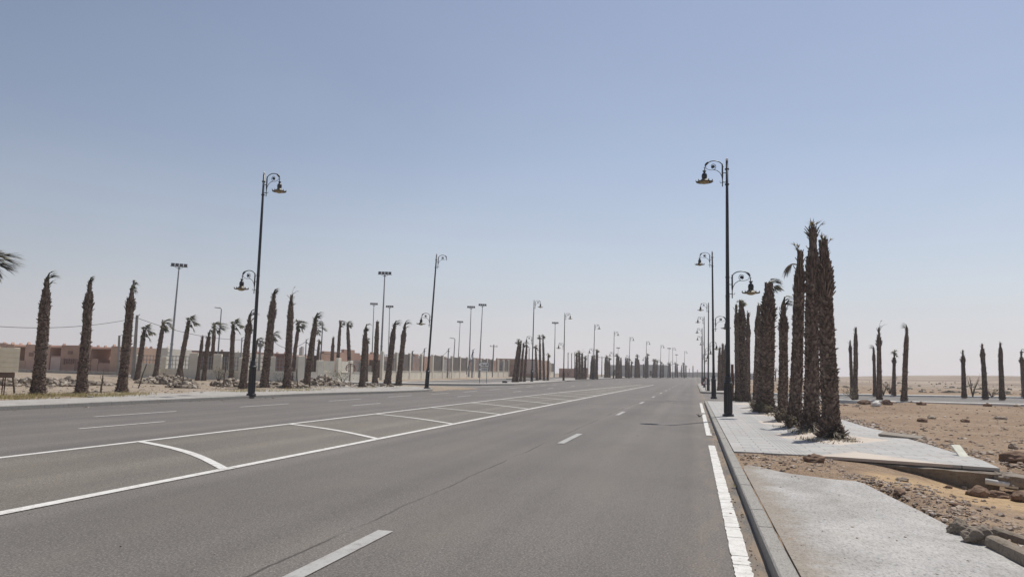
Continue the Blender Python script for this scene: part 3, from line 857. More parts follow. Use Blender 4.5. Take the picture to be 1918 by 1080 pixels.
palm(592, 709, 598, 634, 7, 'mop', 'short thin palm left of the pale rubble heap', gB)
palm(620, 713, 624.5, 629, 8.5, 'bare', 'frondless palm rising behind the pale rubble heap', gB)
palm(630, 709, 638, 599, 8, 'full', 'taller palm with small fronds behind the pale rubble heap', gB, cs=.7)
palm(655.5, 712, 651, 601, 9, 'full', 'palm with stubby spread fronds behind the rusty hoop', gB, cs=.65)
palm(686, 715, 689, 633, 6.5, 'mop', 'short palm half hidden behind the hooked tip palm by the rusty sign', gB, cs=.8)
# clusters along the far left pavement
for (x, yb, xt, yt, w, k, lab) in (
        (962, 715, 972.5, 635, 8, 'mop', 'leftmost dead palm of the group left of the third left lamp'),
        (968, 715, 976, 636, 7, 'bare', 'second dead palm of the group left of the third left lamp'),
        (975, 714, 981, 640, 6.5, 'bare', 'third dead palm of the group left of the third left lamp'),
        (982, 714, 987, 641, 6.5, 'mop', 'mop topped palm touching the third left lamp post'),
        (1006, 712, 1003, 646, 6, 'mop', 'shorter palm just right of the third left lamp post'),
        (1012, 711, 1011, 627, 6, 'mop', 'tall palm, left one of the two tallest between the third and fourth left lamps'),
        (1019, 712, 1017, 625, 6, 'mop', 'tall palm, right one of the two tallest between the third and fourth left lamps'),
        (1026, 712, 1027, 660, 5.5, 'mop', 'short thin palm with round mop left of the fourth left lamp')):
    palm(x, yb, xt, yt, w, k, lab, gC, off=.16, cs=1.15)
ordw = ['leftmost', 'second', 'third', 'rightmost']
def cluster(D, where, rows):
    n = len(rows)
    for i, (x, xt, yt, w, k) in enumerate(rows):
        o = 'only' if n == 1 else ('rightmost' if i == n - 1 else ordw[i])
        yb = 703.5 + 6.2 * (130 / D) ** 1.2 if D > 130 else 709.6
        palm(x, yb, xt, yt, w, k, '%s dead palm of the distant group %s' % (o, where), gC, D=D + 3 * i, cs=1.2)
cluster(134, 'between the fourth and fifth left lamps', [(1080.5, 1080, 660, 4.5, 'mop'), (1085.5, 1085, 656, 4.5, 'mop'), (1091, 1090, 654, 4.5, 'spikes'), (1096, 1096, 666, 4, 'mop')])
cluster(150, 'at the foot of the fifth left lamp', [(1107.5, 1109.5, 664, 5, 'bare'), (1112.5, 1113, 663, 4, 'bare'), (1117, 1118, 653, 5, 'mop')])
cluster(178, 'left of the sixth left lamp', [(1134, 1134, 669, 4, 'bare'), (1137.5, 1137, 665, 4, 'mop'), (1141, 1141, 668, 4, 'mop')])
cluster(186, 'right of the sixth left lamp', [(1155, 1156, 662, 4, 'mop'), (1159, 1159, 666, 4, 'bare'), (1163, 1163, 668, 3.6, 'bare')])
cluster(203, 'around the seventh left lamp', [(1172.5, 1172, 669, 3.5, 'bare'), (1175, 1175, 669, 3.5, 'bare'), (1178.5, 1178, 670, 3.4, 'mop'), (1182, 1183, 675, 3.2, 'mop')])
cluster(215, 'between the seventh and eighth left lamps', [(1190, 1191, 669, 3.6, 'bare'), (1193, 1194, 663, 3.6, 'mop'), (1197, 1196, 672, 3.4, 'bare')])
cluster(231, 'around the eighth left lamp', [(1206, 1205.5, 680, 2.8, 'bare'), (1209, 1209.5, 666, 3.2, 'bare'), (1212.5, 1213, 661, 3.4, 'mop')])
cluster(243, 'left of the ninth left lamp', [(1223, 1225, 672, 3.2, 'mop'), (1226.5, 1227, 672, 3.2, 'mop'), (1229.5, 1231, 674, 3, 'mop')])
cluster(250, 'at the foot of the ninth left lamp', [(1237.5, 1238, 676, 3.4, 'mop'), (1242, 1242, 680, 3, 'bare')])
cluster(262, 'left of the tenth left lamp', [(1252, 1253, 678, 3.2, 'mop'), (1255, 1255, 680, 3, 'mop')])
cluster(280, 'right of the tenth left lamp', [(1265, 1265, 678, 2.6, 'mop'), (1269, 1268, 680, 2.6, 'mop')])
cluster(298, 'at the last left lamp', [(1277, 1277, 683, 2, 'bare'), (1281, 1280, 678, 2.4, 'mop'), (1285, 1284.5, 683, 2.2, 'mop')])

# right pavement
R1 = palm(1557, 819, 1541, 432, 31, 'ragged', 'nearest and thickest palm on the right, ragged skirt at its foot', gR, .15, tr=TRB[0], rot=.3, cs=.75)
palm(1520, 805, 1522, 404, 27, 'ragged', 'tallest palm on the right with a broken upright tip', gR, .15, tr=TRB[1], rot=.2)
palm(1489, 797, 1499, 450, 23, 'hang', 'right palm with one dead frond hanging at its left', gR, .15, tr=TRB[2], rot=0)
palm(1467, 786, 1467, 541, 19, 'tip', 'shorter spiky palm, left of the four nearest on the right', gR, .15, tr=TRB[3], rot=.6)
palm(1433, 771, 1440, 522, 28, 'full', 'broad right palm with a wide stubby crown and bushes at its foot', gR, .15, tr=TRB[4], rot=.4, cs=.55)
palm(1416, 762, 1421, 567, 13, 'bare', 'thinner palm hidden partly behind the broad right palm', gR, .15, tr=TRB[0])
palm(1401, 752, 1401, 582, 10.5, 'bare', 'thin frondless palm, right one of the three behind the nearest right lamp', gR, .15, tr=TRB[1])
palm(1390, 749, 1388, 559, 17, 'mop', 'thick palm, middle of the three behind the nearest right lamp', gR, .15, tr=TRB[2], cs=.8)
palm(1381, 749.5, 1379, 567, 10, 'bare', 'palm nearest the lamp post, left of the three behind it on the right', gR, .15, tr=TRB[3])
for (x, xt, yt, lab) in ((1347, 1348, 648, 'left palm of three seen between the first and second right lamp posts'), (1353, 1354, 641, 'middle palm of three seen between the first and second right lamp posts'), (1359, 1359, 643, 'right palm of three seen between the first and second right lamp posts')):
    palm(x, 731, xt, yt, 8, 'bare', lab, gR, .15)
palm(1452.6, 713, 1452.6, 689, 3, 'full', 'tiny far palm with a round crown seen between right trunks', gR, .2)
# desert side street
for (x, yb, xt, yt, w, k, lab) in (
        (1596, 739, 1592, 635, 7, 'bare', 'thin dead palm at the left end of the desert row, behind a thicker one'),
        (1602, 746, 1603, 610, 10, 'bare', 'thick dead palm at the left end of the desert row'),
        (1639, 740, 1636, 641, 7, 'tip', 'thin palm with bent tip behind the one with a bare stalk'),
        (1647, 749, 1646, 599, 10, 'spikes', 'palm with a bare stalk at its tip, above the pale boulder'),
        (1674, 739, 1675, 655, 7.5, 'mop', 'short palm with a small round tuft in the desert row'),
        (1693, 750, 1699, 600, 11, 'tip', 'palm leaning right with a tuft bent left, in the desert row'),
        (1806, 743, 1803, 653, 8.5, 'bare', 'shortest palm of the four at the right picture side'),
        (1846, 745, 1839, 641, 9.5, 'bare', 'palm leaning left, second of the four at the right picture side'),
        (1877, 746, 1873, 639, 9.5, 'bare', 'upright palm, third of the four at the right picture side'),
        (1919, 743, 1912, 649, 8, 'tip', 'palm cut by the right picture edge')):
    palm(x, yb, xt, yt, w, k, lab, gD, .12, tr=prr.choice(TR), rot=(math.pi if 'bent' in lab else None), cs=.8)

# ------------------------------------------------------------------ ornate street lamps
def arc(pts_fn, n): return [pts_fn(i / (n - 1)) for i in range(n)]
def lamp_parts():
    P = MB()
    P.lathe([(.215, -.05), (.215, .035), (.20, .06), (.16, .07), (.152, .1), (.148, .3), (.145, .34), (.138, 1.12), (.15, 1.16), (.178, 1.19), (.178, 1.235), (.14, 1.26), (.12, 1.36), (.128, 1.42), (.11, 1.46), (.095, 1.5)], 10)
    for i in range(10):
        a = 2 * math.pi * i / 10; P.tube([(.15 * math.cos(a), .15 * math.sin(a), .12), (.143 * math.cos(a), .143 * math.sin(a), 1.14)], .012, 4)
    for i in range(8):
        a = 2 * math.pi * i / 8; P.box((.185 * math.cos(a), .185 * math.sin(a), .06), (.03, .03, .05))
    S = MB(); S.lathe([(.088, 1.45), (.082, 2.2), (.075, 4.4), (.078, 4.42), (.078, 4.47), (.072, 4.5), (.06, 7.5), (.046, 9.72)], 12)
    for z in (4.5, 5.2, 8.8, 9.4): S.lathe([(.07, z - .03), (.082, z - .02), (.082, z + .02), (.07, z + .03)], 12)
    C = MB(); C.lathe([(.046, 9.72), (.05, 9.74), (.05, 9.79), (.035, 9.83), (.01, 9.845)], 10)
    A = MB()
    A.tube([(.17, 0, 0), (.17, 0, .4), (.17, 0, .82)], .020, 7)
    A.lathe([(.02, 0), (.034, .12), (.03, .5), (.02, .62)], 7, (.17, 0, .28))
    for z in (.17, .53): A.tube([(.03, 0, z), (.17, 0, z)], .017, 6)
    A.tube(arc(lambda t: (.495 - .325 * math.cos(math.pi * t), 0, .80 + .225 * math.sin(math.pi * t)), 15), .019, 6)
    A.tube([(.82, 0, .80), (.835, 0, .72), (.845, 0, .62)], .019, 6)
    A.tube(arc(lambda t: (.495 + .325 * math.cos(.12 + .95 * t), 0, .80 + .225 * math.sin(.12 + .95 * t)), 7), [.02, .034, .042, .044, .04, .03, .018], 7)
    for x, z in ((.79, .79), (.85, .78), (.145, .78), (.2, .83)): A.tube([(x, 0, z - .02), (x + (.03 if x > .8 or (x < .18 and x > .15) else -.03), 0, z + .015)], [.014, .004], 5)
    # scroll: from the bar up in an S to a coil, and a short return to the neck
    sp = [(.175, 0, .27), (.20, 0, .42), (.27, 0, .56), (.38, 0, .645), (.50, 0, .68)]
    for i in range(15):
        t = i / 14; a = -2.0 - 5.6 * t; r = .125 - .045 * t
        sp.append((.515 + r * math.cos(a) * .85, 0, .80 + r * math.sin(a)))
    A.tube(sp, [.013] * 5 + [.012] * 15, 5)
    A.tube([(.47, 0, .672), (.6, 0, .665), (.70, 0, .69), (.79, 0, .745)], .011, 5)
    A.lathe([(.0, -.03), (.05, -.025), (.066, 0), (.05, .025), (.0, .03)], 10, (.515, 0, .80), Quaternion((1, 0, 0), rad(90)), False)
    A.tube([(.19, 0, .16), (.235, 0, .14), (.265, 0, .18), (.26, 0, .225)], .010, 5)
    Ln = MB()
    Ln.lathe([(.02, .66), (.045, .645), (.065, .635), (.05, .60), (.035, .57), (.055, .555), (.085, .53), (.104, .48), (.108, .42), (.098, .37), (.095, .34)], 14, (.85, 0, 0))
    for i in range(6):
        a = i * math.pi / 3; Ln.tube([(.85 + .05 * math.cos(a), .05 * math.sin(a), .62), (.85 + .075 * math.cos(a), .075 * math.sin(a), .665)], [.016, .005], 4)
    Ln.cur = 1
    Ln.lathe([(.095, .345), (.112, .315), (.16, .27), (.23, .235), (.30, .215), (.318, .205), (.312, .195), (.24, .205), (.15, .22), (.0, .235)], 22, (.85, 0, 0), None, False)
    for i in range(10):
        a = i * math.pi / 5 + .2; ca, sa = math.cos(a), math.sin(a)
        Ln.tube([(.85 + .29 * ca, .29 * sa, .21), (.85 + .325 * ca, .325 * sa, .225), (.85 + .335 * ca, .335 * sa, .265), (.85 + .315 * ca, .315 * sa, .285)], [.020, .022, .014, .004], 5)
    Ln.cur = 2
    Ln.lathe([(.0, .12), (.08, .13), (.15, .16), (.18, .205)], 16, (.85, 0, 0), None, False)
    def mesh(b, n, mats, sm=True):
        o = b.build(n, mats, None, sm); me = o.data; bpy.data.objects.remove(o)
        return me
    return dict(pedestal=mesh(P, 'pedestal', M['iron'], False), pole=mesh(S, 'pole', M['iron']), finial=mesh(C, 'finial', M['cap']), arm=mesh(A, 'arm', M['iron']), lantern=mesh(Ln, 'lantern', [M['iron'], M['copper'], M['lens']]))
LP = lamp_parts()
def part(me, name, parent, loc=(0, 0, 0), rz=0):
    o = bpy.data.objects.new(name, me); COL.objects.link(o); o.parent = parent; o.location = loc; o.rotation_euler = (0, 0, rz); return o
proto = thing('street_lamp', 'x', 'street lamp')
for k in ('pedestal', 'pole', 'finial'): part(LP[k], k, proto)
a_ = part(LP['arm'], 'arm', proto, (0, 0, 8.72)); part(LP['lantern'], 'lantern', a_)
a_ = part(LP['arm'], 'arm', proto, (0, 0, 4.40), math.pi); part(LP['lantern'], 'lantern', a_)
KIDS.clear()
first = [True]
def lamp(B, top, label, side, group, missing=False, twist=0):
    h, q = lean(B, top)
    o = proto if first[0] else copy_tree(proto)
    first[0] = False
    o.location = B; o.rotation_mode = 'QUATERNION'
    o.rotation_quaternion = q @ Quaternion((0, 0, 1), (0 if side > 0 else math.pi) + twist)
    s = h / 9.84; w = (s * .5 + .5)
    o.scale = (w, w, s); o['label'] = label; o['group'] = group
    if missing:
        for ch in o.children:
            if ch.name.startswith('arm') and ch.location.z > 6:
                for l in list(ch.children): bpy.data.objects.remove(l)
                tag(ch, 'upper arm that has lost its lantern')
    return o
bpy.context.view_layer.update()
gl = 'ornate lamps along the avenue'
lamp(G(1364, 779, .15), (1361.5, 296), 'nearest ornate double lamp on the right pavement beside the palms', -1, gl)
lamp(G(1337, 745, .15), (1334, 470), 'second ornate double lamp on the right, at the pavement corner', -1, gl)
lamp(G(1326.5, 731.7, .15), (1327.2, 566), 'third ornate double lamp on the right, beside the triangular warning sign', -1, gl)
for i, w in enumerate(('fourth', 'fifth', 'sixth', 'seventh')):
    y = 107 + 25.5 * i; B = Vector((1.38 + shift(y), y, T(1.4, y) + .15))
    r = Vector((B.x, B.y, B.z + 9.8)); 
    o = lamp(B, (1326, 596), '%s ornate double lamp on the right, lined up behind the nearer posts' % w, -1, gl)
    o.rotation_quaternion = Quaternion((0, 0, 1), math.pi); o.scale = (1, 1, 1)
lamp(G(470.5, 740, .15), (495, 322), 'nearest ornate double lamp on the left pavement, leaning right', 1, gl)
lamp(G(799, 727, .15), (818, 475), 'leaning ornate lamp on the left corner, its upper lantern missing', 1, gl, True)
lamp(G(996, 714, .15), (1000.5, 561), 'third ornate double lamp on the left, between two palm groups', 1, gl)
lamp(G(1055.5, 712, .15), (1058, 585), 'fourth ornate double lamp on the left, at the end of the cream fence', 1, gl)
lamp(G(1111, 709.5, .15), (1114, 606), 'fifth ornate double lamp on the left', 1, gl)
for x, yb, xt, yt, D, w in ((1149, 707.8, 1150.5, 619.5, 176, 'sixth'), (1178, 707.6, 1180, 630, 199, 'seventh'), (1210, 707.6, 1211, 638, 224, 'eighth'), (1236.5, 707.6, 1238, 645, 246, 'ninth'), (1260.3, 707.6, 1259.8, 650, 266, 'tenth'), (1282, 708.2, 1282.3, 656.5, 296, 'eleventh and farthest')):
    lamp(atD(x, yb, D), (xt, yt), '%s ornate lamp on the left' % w, 1, gl)

# ------------------------------------------------------------------ floodlight masts, plain street lights, utility poles
def flood_parts(n=4):
    P = MB(); P.lathe([(.19, -.3), (.16, 1.0), (.11, 8), (.07, 13.6), (.07, 13.75)], 10)
    P.box((0, 0, 1.2), (.2, .34, .4)); P.lathe([(.19, 4.0), (.19, 4.1)], 10)
    Bm = MB(); Bm.box((0, 0, 13.75), (1.9, .09, .09)); Bm.box((0, 0, 13.55), (.3, .12, .12)); Bm.tube([(-.5, 0, 13.72), (0, 0, 13.4), (.5, 0, 13.72)], .025, 5)
    L = MB(); L.box((0, 0, 0), (.40, .12, .34), Quaternion((1, 0, 0), rad(-32)), .03); L.box((0, .09, .02), (.2, .14, .2), Quaternion((1, 0, 0), rad(-32))); L.box((0, .02, -.2), (.3, .03, .05))
    me = []
    for b, nme, mt in ((P, 'mast', M['galv']), (Bm, 'crossbar', M['galv']), (L, 'floodlight', M['dark'])):
        o = b.build(nme, mt, None, False); me.append(o.data); bpy.data.objects.remove(o)
    return me
FM = flood_parts()
fproto = thing('floodlight_mast', 'x', 'floodlight mast')
part(FM[0], 'mast', fproto); cb = part(FM[1], 'crossbar', fproto)
for i in range(4): l = part(FM[2], 'floodlight', cb, (-.69 + .46 * i, -.06, 13.98))
ff = [True]
def flood(B, top, label, hw):
    o = fproto if ff[0] else copy_tree(fproto); ff[0] = False
    h, q = lean(B, top); depth = math.hypot(B.x, B.y)
    o.location = B; o.rotation_mode = 'QUATERNION'
    az = math.atan2(-B.x, B.y)
    o.rotation_quaternion = q @ Quaternion((0, 0, 1), az + R.uniform(-.15, .15))
    s = h / 14.1; w = hw * depth / 1430 / 1.9
    o.scale = (w, w, s); o['label'] = label; o['group'] = 'floodlight masts beyond the left fence'
    for ch in o.children:
        if ch.name.startswith('crossbar'):
            for g in ch.children: g.scale = (1, 1, min(1.6, max(.7, w / s))); 
    return o
bpy.context.view_layer.update()
flood(G(316, 706, .1), (336, 494), 'nearest floodlight mast, above the cream gate panel', 28)
flood(G(712, 705, .1), (721, 509), 'tallest looking floodlight mast, among the palms by the dark board', 26)
flood(atD(695.5, 703, 115), (700.5, 567), 'pale floodlight mast left of the tallest looking one', 15)
flood(atD(726.5, 703, 112), (730, 572), 'dark headed floodlight mast right of the tallest looking one', 15)
flood(atD(857, 702, 150), (862, 601), 'shortest floodlight mast behind the leaning lamp', 12)
flood(atD(878, 703, 118), (882.5, 573), 'floodlight mast left of the arrow signs, lower of the pair', 16)
flood(atD(897, 704, 114), (904, 569), 'floodlight mast right behind the arrow signs, taller of the pair', 16)
flood(atD(1038, 704, 150), (1040, 603), 'floodlight mast left of the fourth left lamp', 13)
flood(atD(1156, 704, 215), (1158, 650.5), 'small far floodlight mast right of the sixth left lamp', 7)
flood(atD(1252, 705, 240), (1253.5, 651.5), 'small far floodlight mast left of the tenth left lamp', 7)
flood(atD(1267, 705, 300), (1267.3, 663.5), 'smallest and farthest floodlight mast, right of the tenth left lamp', 5.5)

def plainlight(B, top, label):
    h, q = lean(B, top)
    o = thing('street_light', label, 'street light', B, 'plain curved street lights'); o.rotation_mode = 'QUATERNION'; o.rotation_quaternion = q
    b = MB(); b.tube([(0, 0, -.3), (0, 0, h * .5), (0, 0, h - .25), (-.08, 0, h - .06), (-.3, 0, h)], [.1, .08, .06, .055, .05], 8); b.build('pole', M['galv'], o, True)
    b = MB(); b.box((-.58, 0, h - .01), (.62, .22, .1), Quaternion((0, 1, 0), rad(6)), .04); b.build('lamp_head', M['galv'], o)
plainlight(G(405, 705, .1), (415, 576), 'plain curved street light above the bushy crowned palm')
plainlight(atD(598.5, 704, 92), (605, 601), 'plain curved street light left of the rusty sign')
plainlight(atD(848, 702, 120), (852.3, 633), 'plain curved street light behind the leaning lamp')

POLES = {}
def upole(key, B, top, label, w=.24, bars=0, mat='concpole', guy=None):
    h, q = lean(B, top)
    o = thing('utility_pole', label, 'utility pole', B, 'utility poles behind the fence'); o.rotation_mode = 'QUATERNION'; o.rotation_quaternion = q
    b = MB(); b.lathe([(w / 2 * 1.2, -.4), (w / 2 * .75, h)], 6); b.build('pole', M[mat], o)
    if bars:
        for k in range(bars):
            b = MB(); b.box((0, 0, h - .35 - .6 * k), (1.5, .08, .1))
            for s in (-.6, 0, .6): b.lathe([(.03, h - .3 - .6 * k), (.06, h - .22 - .6 * k), (.03, h - .1 - .6 * k)], 6, (s, 0, 0))
            b.build('crossarm', M[mat], o)
    else:
        b = MB()
        b.lathe([(.05, h - .5), (.07, h - .42), (.04, h - .34)], 6, (.14, -.1, 0)); b.tube([(0, 0, h - .2), (.3, 0, h + .1)], .03, 5); b.build('bracket', M['galv'], o)
    POLES[key] = B + q @ Vector((0, 0, h - .25)), o
    return o
def stay(key, e):
    p, o = POLES[key]
    c = MB(); c.tube([p, e], .05, 5); tag(c.build('guy_wire', M['wire']), 'slanting stay wire of a utility pole behind the fence', 'guy wire')
upole('a', G(249, 709, .1), (257, 590), 'concrete utility pole beside the third palm on the left', .34)
upole('b', atD(221, 700, 92), (223.5, 628), 'pale utility pole half hidden behind the third palm on the left', .3)
upole('c', G(449.5, 706, .1), (453, 632), 'thin dark pole left of the hooked tip palm', .16, 0, 'galv')
upole('d', atD(484, 702, 92), (488, 637), 'grey pole between the first left lamp and the leaning palm', .3)
upole('e', G(508, 703, .1), (511.5, 634), 'dark thin pole behind the leaning palm', .16, 0, 'galv')
upole('f', atD(571, 702, 88), (573.5, 635), 'thin dark pole at the curved tip palm', .15, 0, 'galv')
upole('g', atD(770, 702, 120), (772.5, 657), 'utility pole carrying slack cables left of the leaning lamp', .3)
upole('h', atD(792, 702, 110), (795, 652), 'taller thin pole left of the leaning lamp', .2, 0, 'galv')
upole('i', atD(838, 702, 110), (840, 652), 'thin pole right of the leaning lamp', .2, 0, 'galv')
upole('j', atD(884, 702, 112), (886, 654), 'stayed thin pole between the floodlight pair', .2, 0, 'galv')
upole('k', atD(922, 702, 140), (925, 645), 'utility pole with crossarms right of the arrow signs', .26, 1)
for i, (x, yt, D) in enumerate(((991, 652, 170), (1064, 660, 190), (1070.5, 661, 200), (1076.5, 659, 205))):
    upole('l%d' % i, atD(x, 702, D), (x, yt), ['faint pole left of the third left lamp', 'first of three faint poles right of the fourth left lamp', 'second of three faint poles right of the fourth left lamp', 'third of three faint poles right of the fourth left lamp'][i], .24, 0, 'concpole')
upole('m', atD(1101, 703, 215), (1101.5, 663), 'faint pole left of the fifth left lamp', .26)
upole('n', atD(1127, 704, 215), (1127.5, 667), 'pole with crossarms right of the fifth left lamp', .28, 1)
upole('o', atD(1291, 706, 330), (1291, 690), 'faint pole right of the last left lamp', .3)
upole('p', atD(1298, 706.5, 330), (1298, 684.5), 'pale pole at the end of the avenue', .5)
upole('q', atD(1306, 706.5, 360), (1306.3, 692), 'dark short pole on the far grey wall', .4, 0, 'galv')
upole('r', atD(1315.5, 706.5, 360), (1315.5, 696), 'shortest dark pole on the far grey wall', .4, 0, 'galv')
stay('j', atD(873.5, 700, 110))
def cable(p, q, sag, label, r=.022):
    b = MB(); p = Vector(p); q = Vector(q)
    b.tube([p.lerp(q, i / 16) - Vector((0, 0, sag * 4 * (i / 16) * (1 - i / 16))) for i in range(17)], r, 4)
    tag(b.build('power_cable', M['wire']), label, 'cable', 'slack cables between the poles')
pa = POLES['a'][0]
cable(pa, atD(-120, 598, 66), .75, 'slack cable from the concrete pole to the left picture edge')
cable(pa, POLES['c'][0], .5, 'slack cable from the concrete pole to the right')
cable(POLES['c'][0], POLES['e'][0], .35, 'cable between the two thin dark poles')
cable(POLES['e'][0], POLES['f'][0], .9, 'drooping cable right of the leaning palm', .03)
cable(POLES['f'][0], atD(640, 655, 92), .9, 'drooping cable left of the rusty sign', .03)
cable(POLES['g'][0], POLES['h'][0], .8, 'drooping cable between two poles left of the leaning lamp', .03)
cable(POLES['g'][0], atD(745, 660, 120), .4, 'cable running left from the slack cable pole', .03)
cable(POLES['i'][0], atD(815, 664, 115), .5, 'short drooping cable right of the leaning lamp', .03)

# ------------------------------------------------------------------ fences
def fence(name, label, pts, wall_h, post_h, post_w, step, infill, cat='fence', seed=0, rows=.0):
    rr = random.Random(seed)
    o = thing(name, label, cat, (pts[0][0], pts[0][1], T(*pts[0])))
    base = Vector((pts[0][0], pts[0][1], T(*pts[0])))
    W_ = MB(); k = 0
    for (x0, y0), (x1, y1) in zip(pts[:-1], pts[1:]):
        d = Vector((x1 - x0, y1 - y0, 0)); n = max(1, round(d.length / step)); a = math.atan2(d.y, d.x); q = Quaternion((0, 0, 1), a)
        for i in range(n):
            m = Vector((x0, y0, 0)) + d * ((i + .5) / n); z = T(m.x, m.y); l = d.length / n
            W_.box(Vector((m.x, m.y, z + wall_h / 2 - .2)) - base, (l + .002, .22, wall_h + .4), q)
            W_.box(Vector((m.x, m.y, z + wall_h + .03)) - base, (l + .002, .28, .058), q)
            kind = infill(k, rr); k += 1
            if not kind: continue
            hh, mt = kind; Pn = MB()
            if mt == 0: Pn.box((0, 0, hh / 2), (l - post_w - .01, .07, hh))
            elif mt == 1:
                for u in range(9): Pn.box((-l / 2 + l * (u + .5) / 9, 0, hh / 2), (.05, .05, hh))
                for u in range(4): Pn.box((0, 0, .04 + (hh - .1) * u / 3), (l - post_w, .04, .05))
            else: Pn.box((0, 0, hh / 2), (l * .55, .12, hh))
            e = Pn.build(('screen_panel', 'mesh_panel', 'cream_panel')[mt], (M['panel'], M['galv'], M['wallcream'])[mt], o)
            e.location = Vector((m.x, m.y, z + wall_h + .06)) - base; e.rotation_euler = (0, 0, a)
    W_.build('base_wall', M['wallcream'], o)
    for (x0, y0), (x1, y1) in zip(pts[:-1], pts[1:]):
        d = Vector((x1 - x0, y1 - y0, 0)); n = max(1, round(d.length / step)); a = math.atan2(d.y, d.x)
        for i in range(n):
            p = Vector((x0, y0, 0)) + d * (i / n); z = T(p.x, p.y); hh = post_h * (1 if rows == 0 else rr.uniform(1 - rows, 1 + rows)); ww = post_w * (1 if rows == 0 else rr.uniform(.8, 1.7))
            b = MB(); b.box((0, 0, (hh - .3) / 2), (ww, .34, hh + .3), None, .03)
            e = b.build('post', M['wallcream'], o); e.location = Vector((p.x, p.y, z)) - base; e.rotation_euler = (0, 0, a)
    return o
def inf1(k, rr):
    v = rr.random()
    return (1.3, 1) if v < .45 else ((.75, 0) if v < .6 else ((1.15, 2) if v < .85 else None))
fence('cream_fence', 'low cream fence with wide pillars behind the second palm row', [(-53.5, 63.2), (-47.5, 64), (-43, 65.2), (-38.5, 68.5), (-36.6, 73), (-36.3, 81)], 1.0, 2.45, .5, 2.6, inf1, 'fence', 4, .1)
fence('cream_fence', 'long cream fence with thin tall pillars and grey screens behind the arrow signs', [(-36.2, 83.5), (-36.2, 110), (-36.5, 127), (-37, 170), (-36, 196)], 1.15, 3.55, .36, 4.1, lambda k, rr: (2.15, 0) if rr.random() < .45 else ((2.0, 1) if rr.random() < .8 else None), 'fence', 9, 0)
# cream gate panel
g0, g1 = atY(265, 704, 62.6), atY(289, 704, 62.6)
o = thing('gate_panel', 'plain cream gate panel between two small palms', 'gate', ((g0.x + g1.x) / 2, 62.6, T(g0.x, 62.6)))
b = MB(); b.box((0, 0, .75), (g1.x - g0.x, .1, 1.6)); b.build('panel', M['wallcream'], o)
b = MB()
for u in range(5): b.box((-.5 + .25 * u, -.07, .72), (.03, .03, 1.4))
for u in range(5): b.box((0, -.07, .15 + .3 * u), (1.1, .03, .03))
b.build('grille', M['wallcream'], o)

# ------------------------------------------------------------------ houses
def house(name, label, segs, cat='house', tips=(), extra=(), Yd=6.0):
    """segs: (px0, px1, ytop, Y, mat); each a block whose front stands at distance Y"""
    x0 = atY(segs[0][0], 690, segs[0][3]); o = thing(name, label, cat, (x0.x, segs[0][3], T(x0.x, segs[0][3])))
    B = Vector(o.location)
    for (p0, p1, yt, Y, mt) in segs:
        a = atY(p0, yt, Y); c = atY(p1, yt, Y); zt = (a.z + c.z) / 2; z0 = T(a.x, Y) - .5
        b = MB(); b.box(Vector(((a.x + c.x) / 2, Y + Yd / 2, (zt + z0) / 2)) - B, (c.x - a.x - .02, Yd, zt - z0))
        b.box(Vector(((a.x + c.x) / 2, Y + .12, zt + .05)) - B, (c.x - a.x - .06, .2, .1))
        b.build('wall', M[mt], o)
    for (p, yt, Y, w, mt) in tips:
        a = atY(p, yt, Y); b = MB(); a.z += .14
        hh = .62; ww = w * 1.15 * Y / 1400
        b.add([Vector((a.x - ww, Y - .03, a.z - hh)) - B, Vector((a.x + ww, Y - .03, a.z - hh)) - B, Vector((a.x + ww * .15, Y - .03, a.z)) - B, Vector((a.x - ww, Y + .35, a.z - hh)) - B, Vector((a.x + ww, Y + .35, a.z - hh)) - B, Vector((a.x + ww * .15, Y + .35, a.z)) - B], [(0, 1, 2), (5, 4, 3), (0, 3, 4, 1), (1, 4, 5, 2), (2, 5, 3, 0)])
        b.build('parapet_tip', M[mt], o)
    for ex in extra:
        nme, p0, p1, ya, yb, Y, mt = ex[:7]; dp = ex[7] if len(ex) > 7 else .12
        a = atY(p0, ya, Y); c = atY(p1, yb, Y); b = MB()
        b.box(Vector(((a.x + c.x) / 2, Y + (dp / 2 if dp > .2 else 0), (a.z + c.z) / 2)) - B, (abs(c.x - a.x), dp, abs(a.z - c.z))); b.build(nme, M[mt], o)
    return o
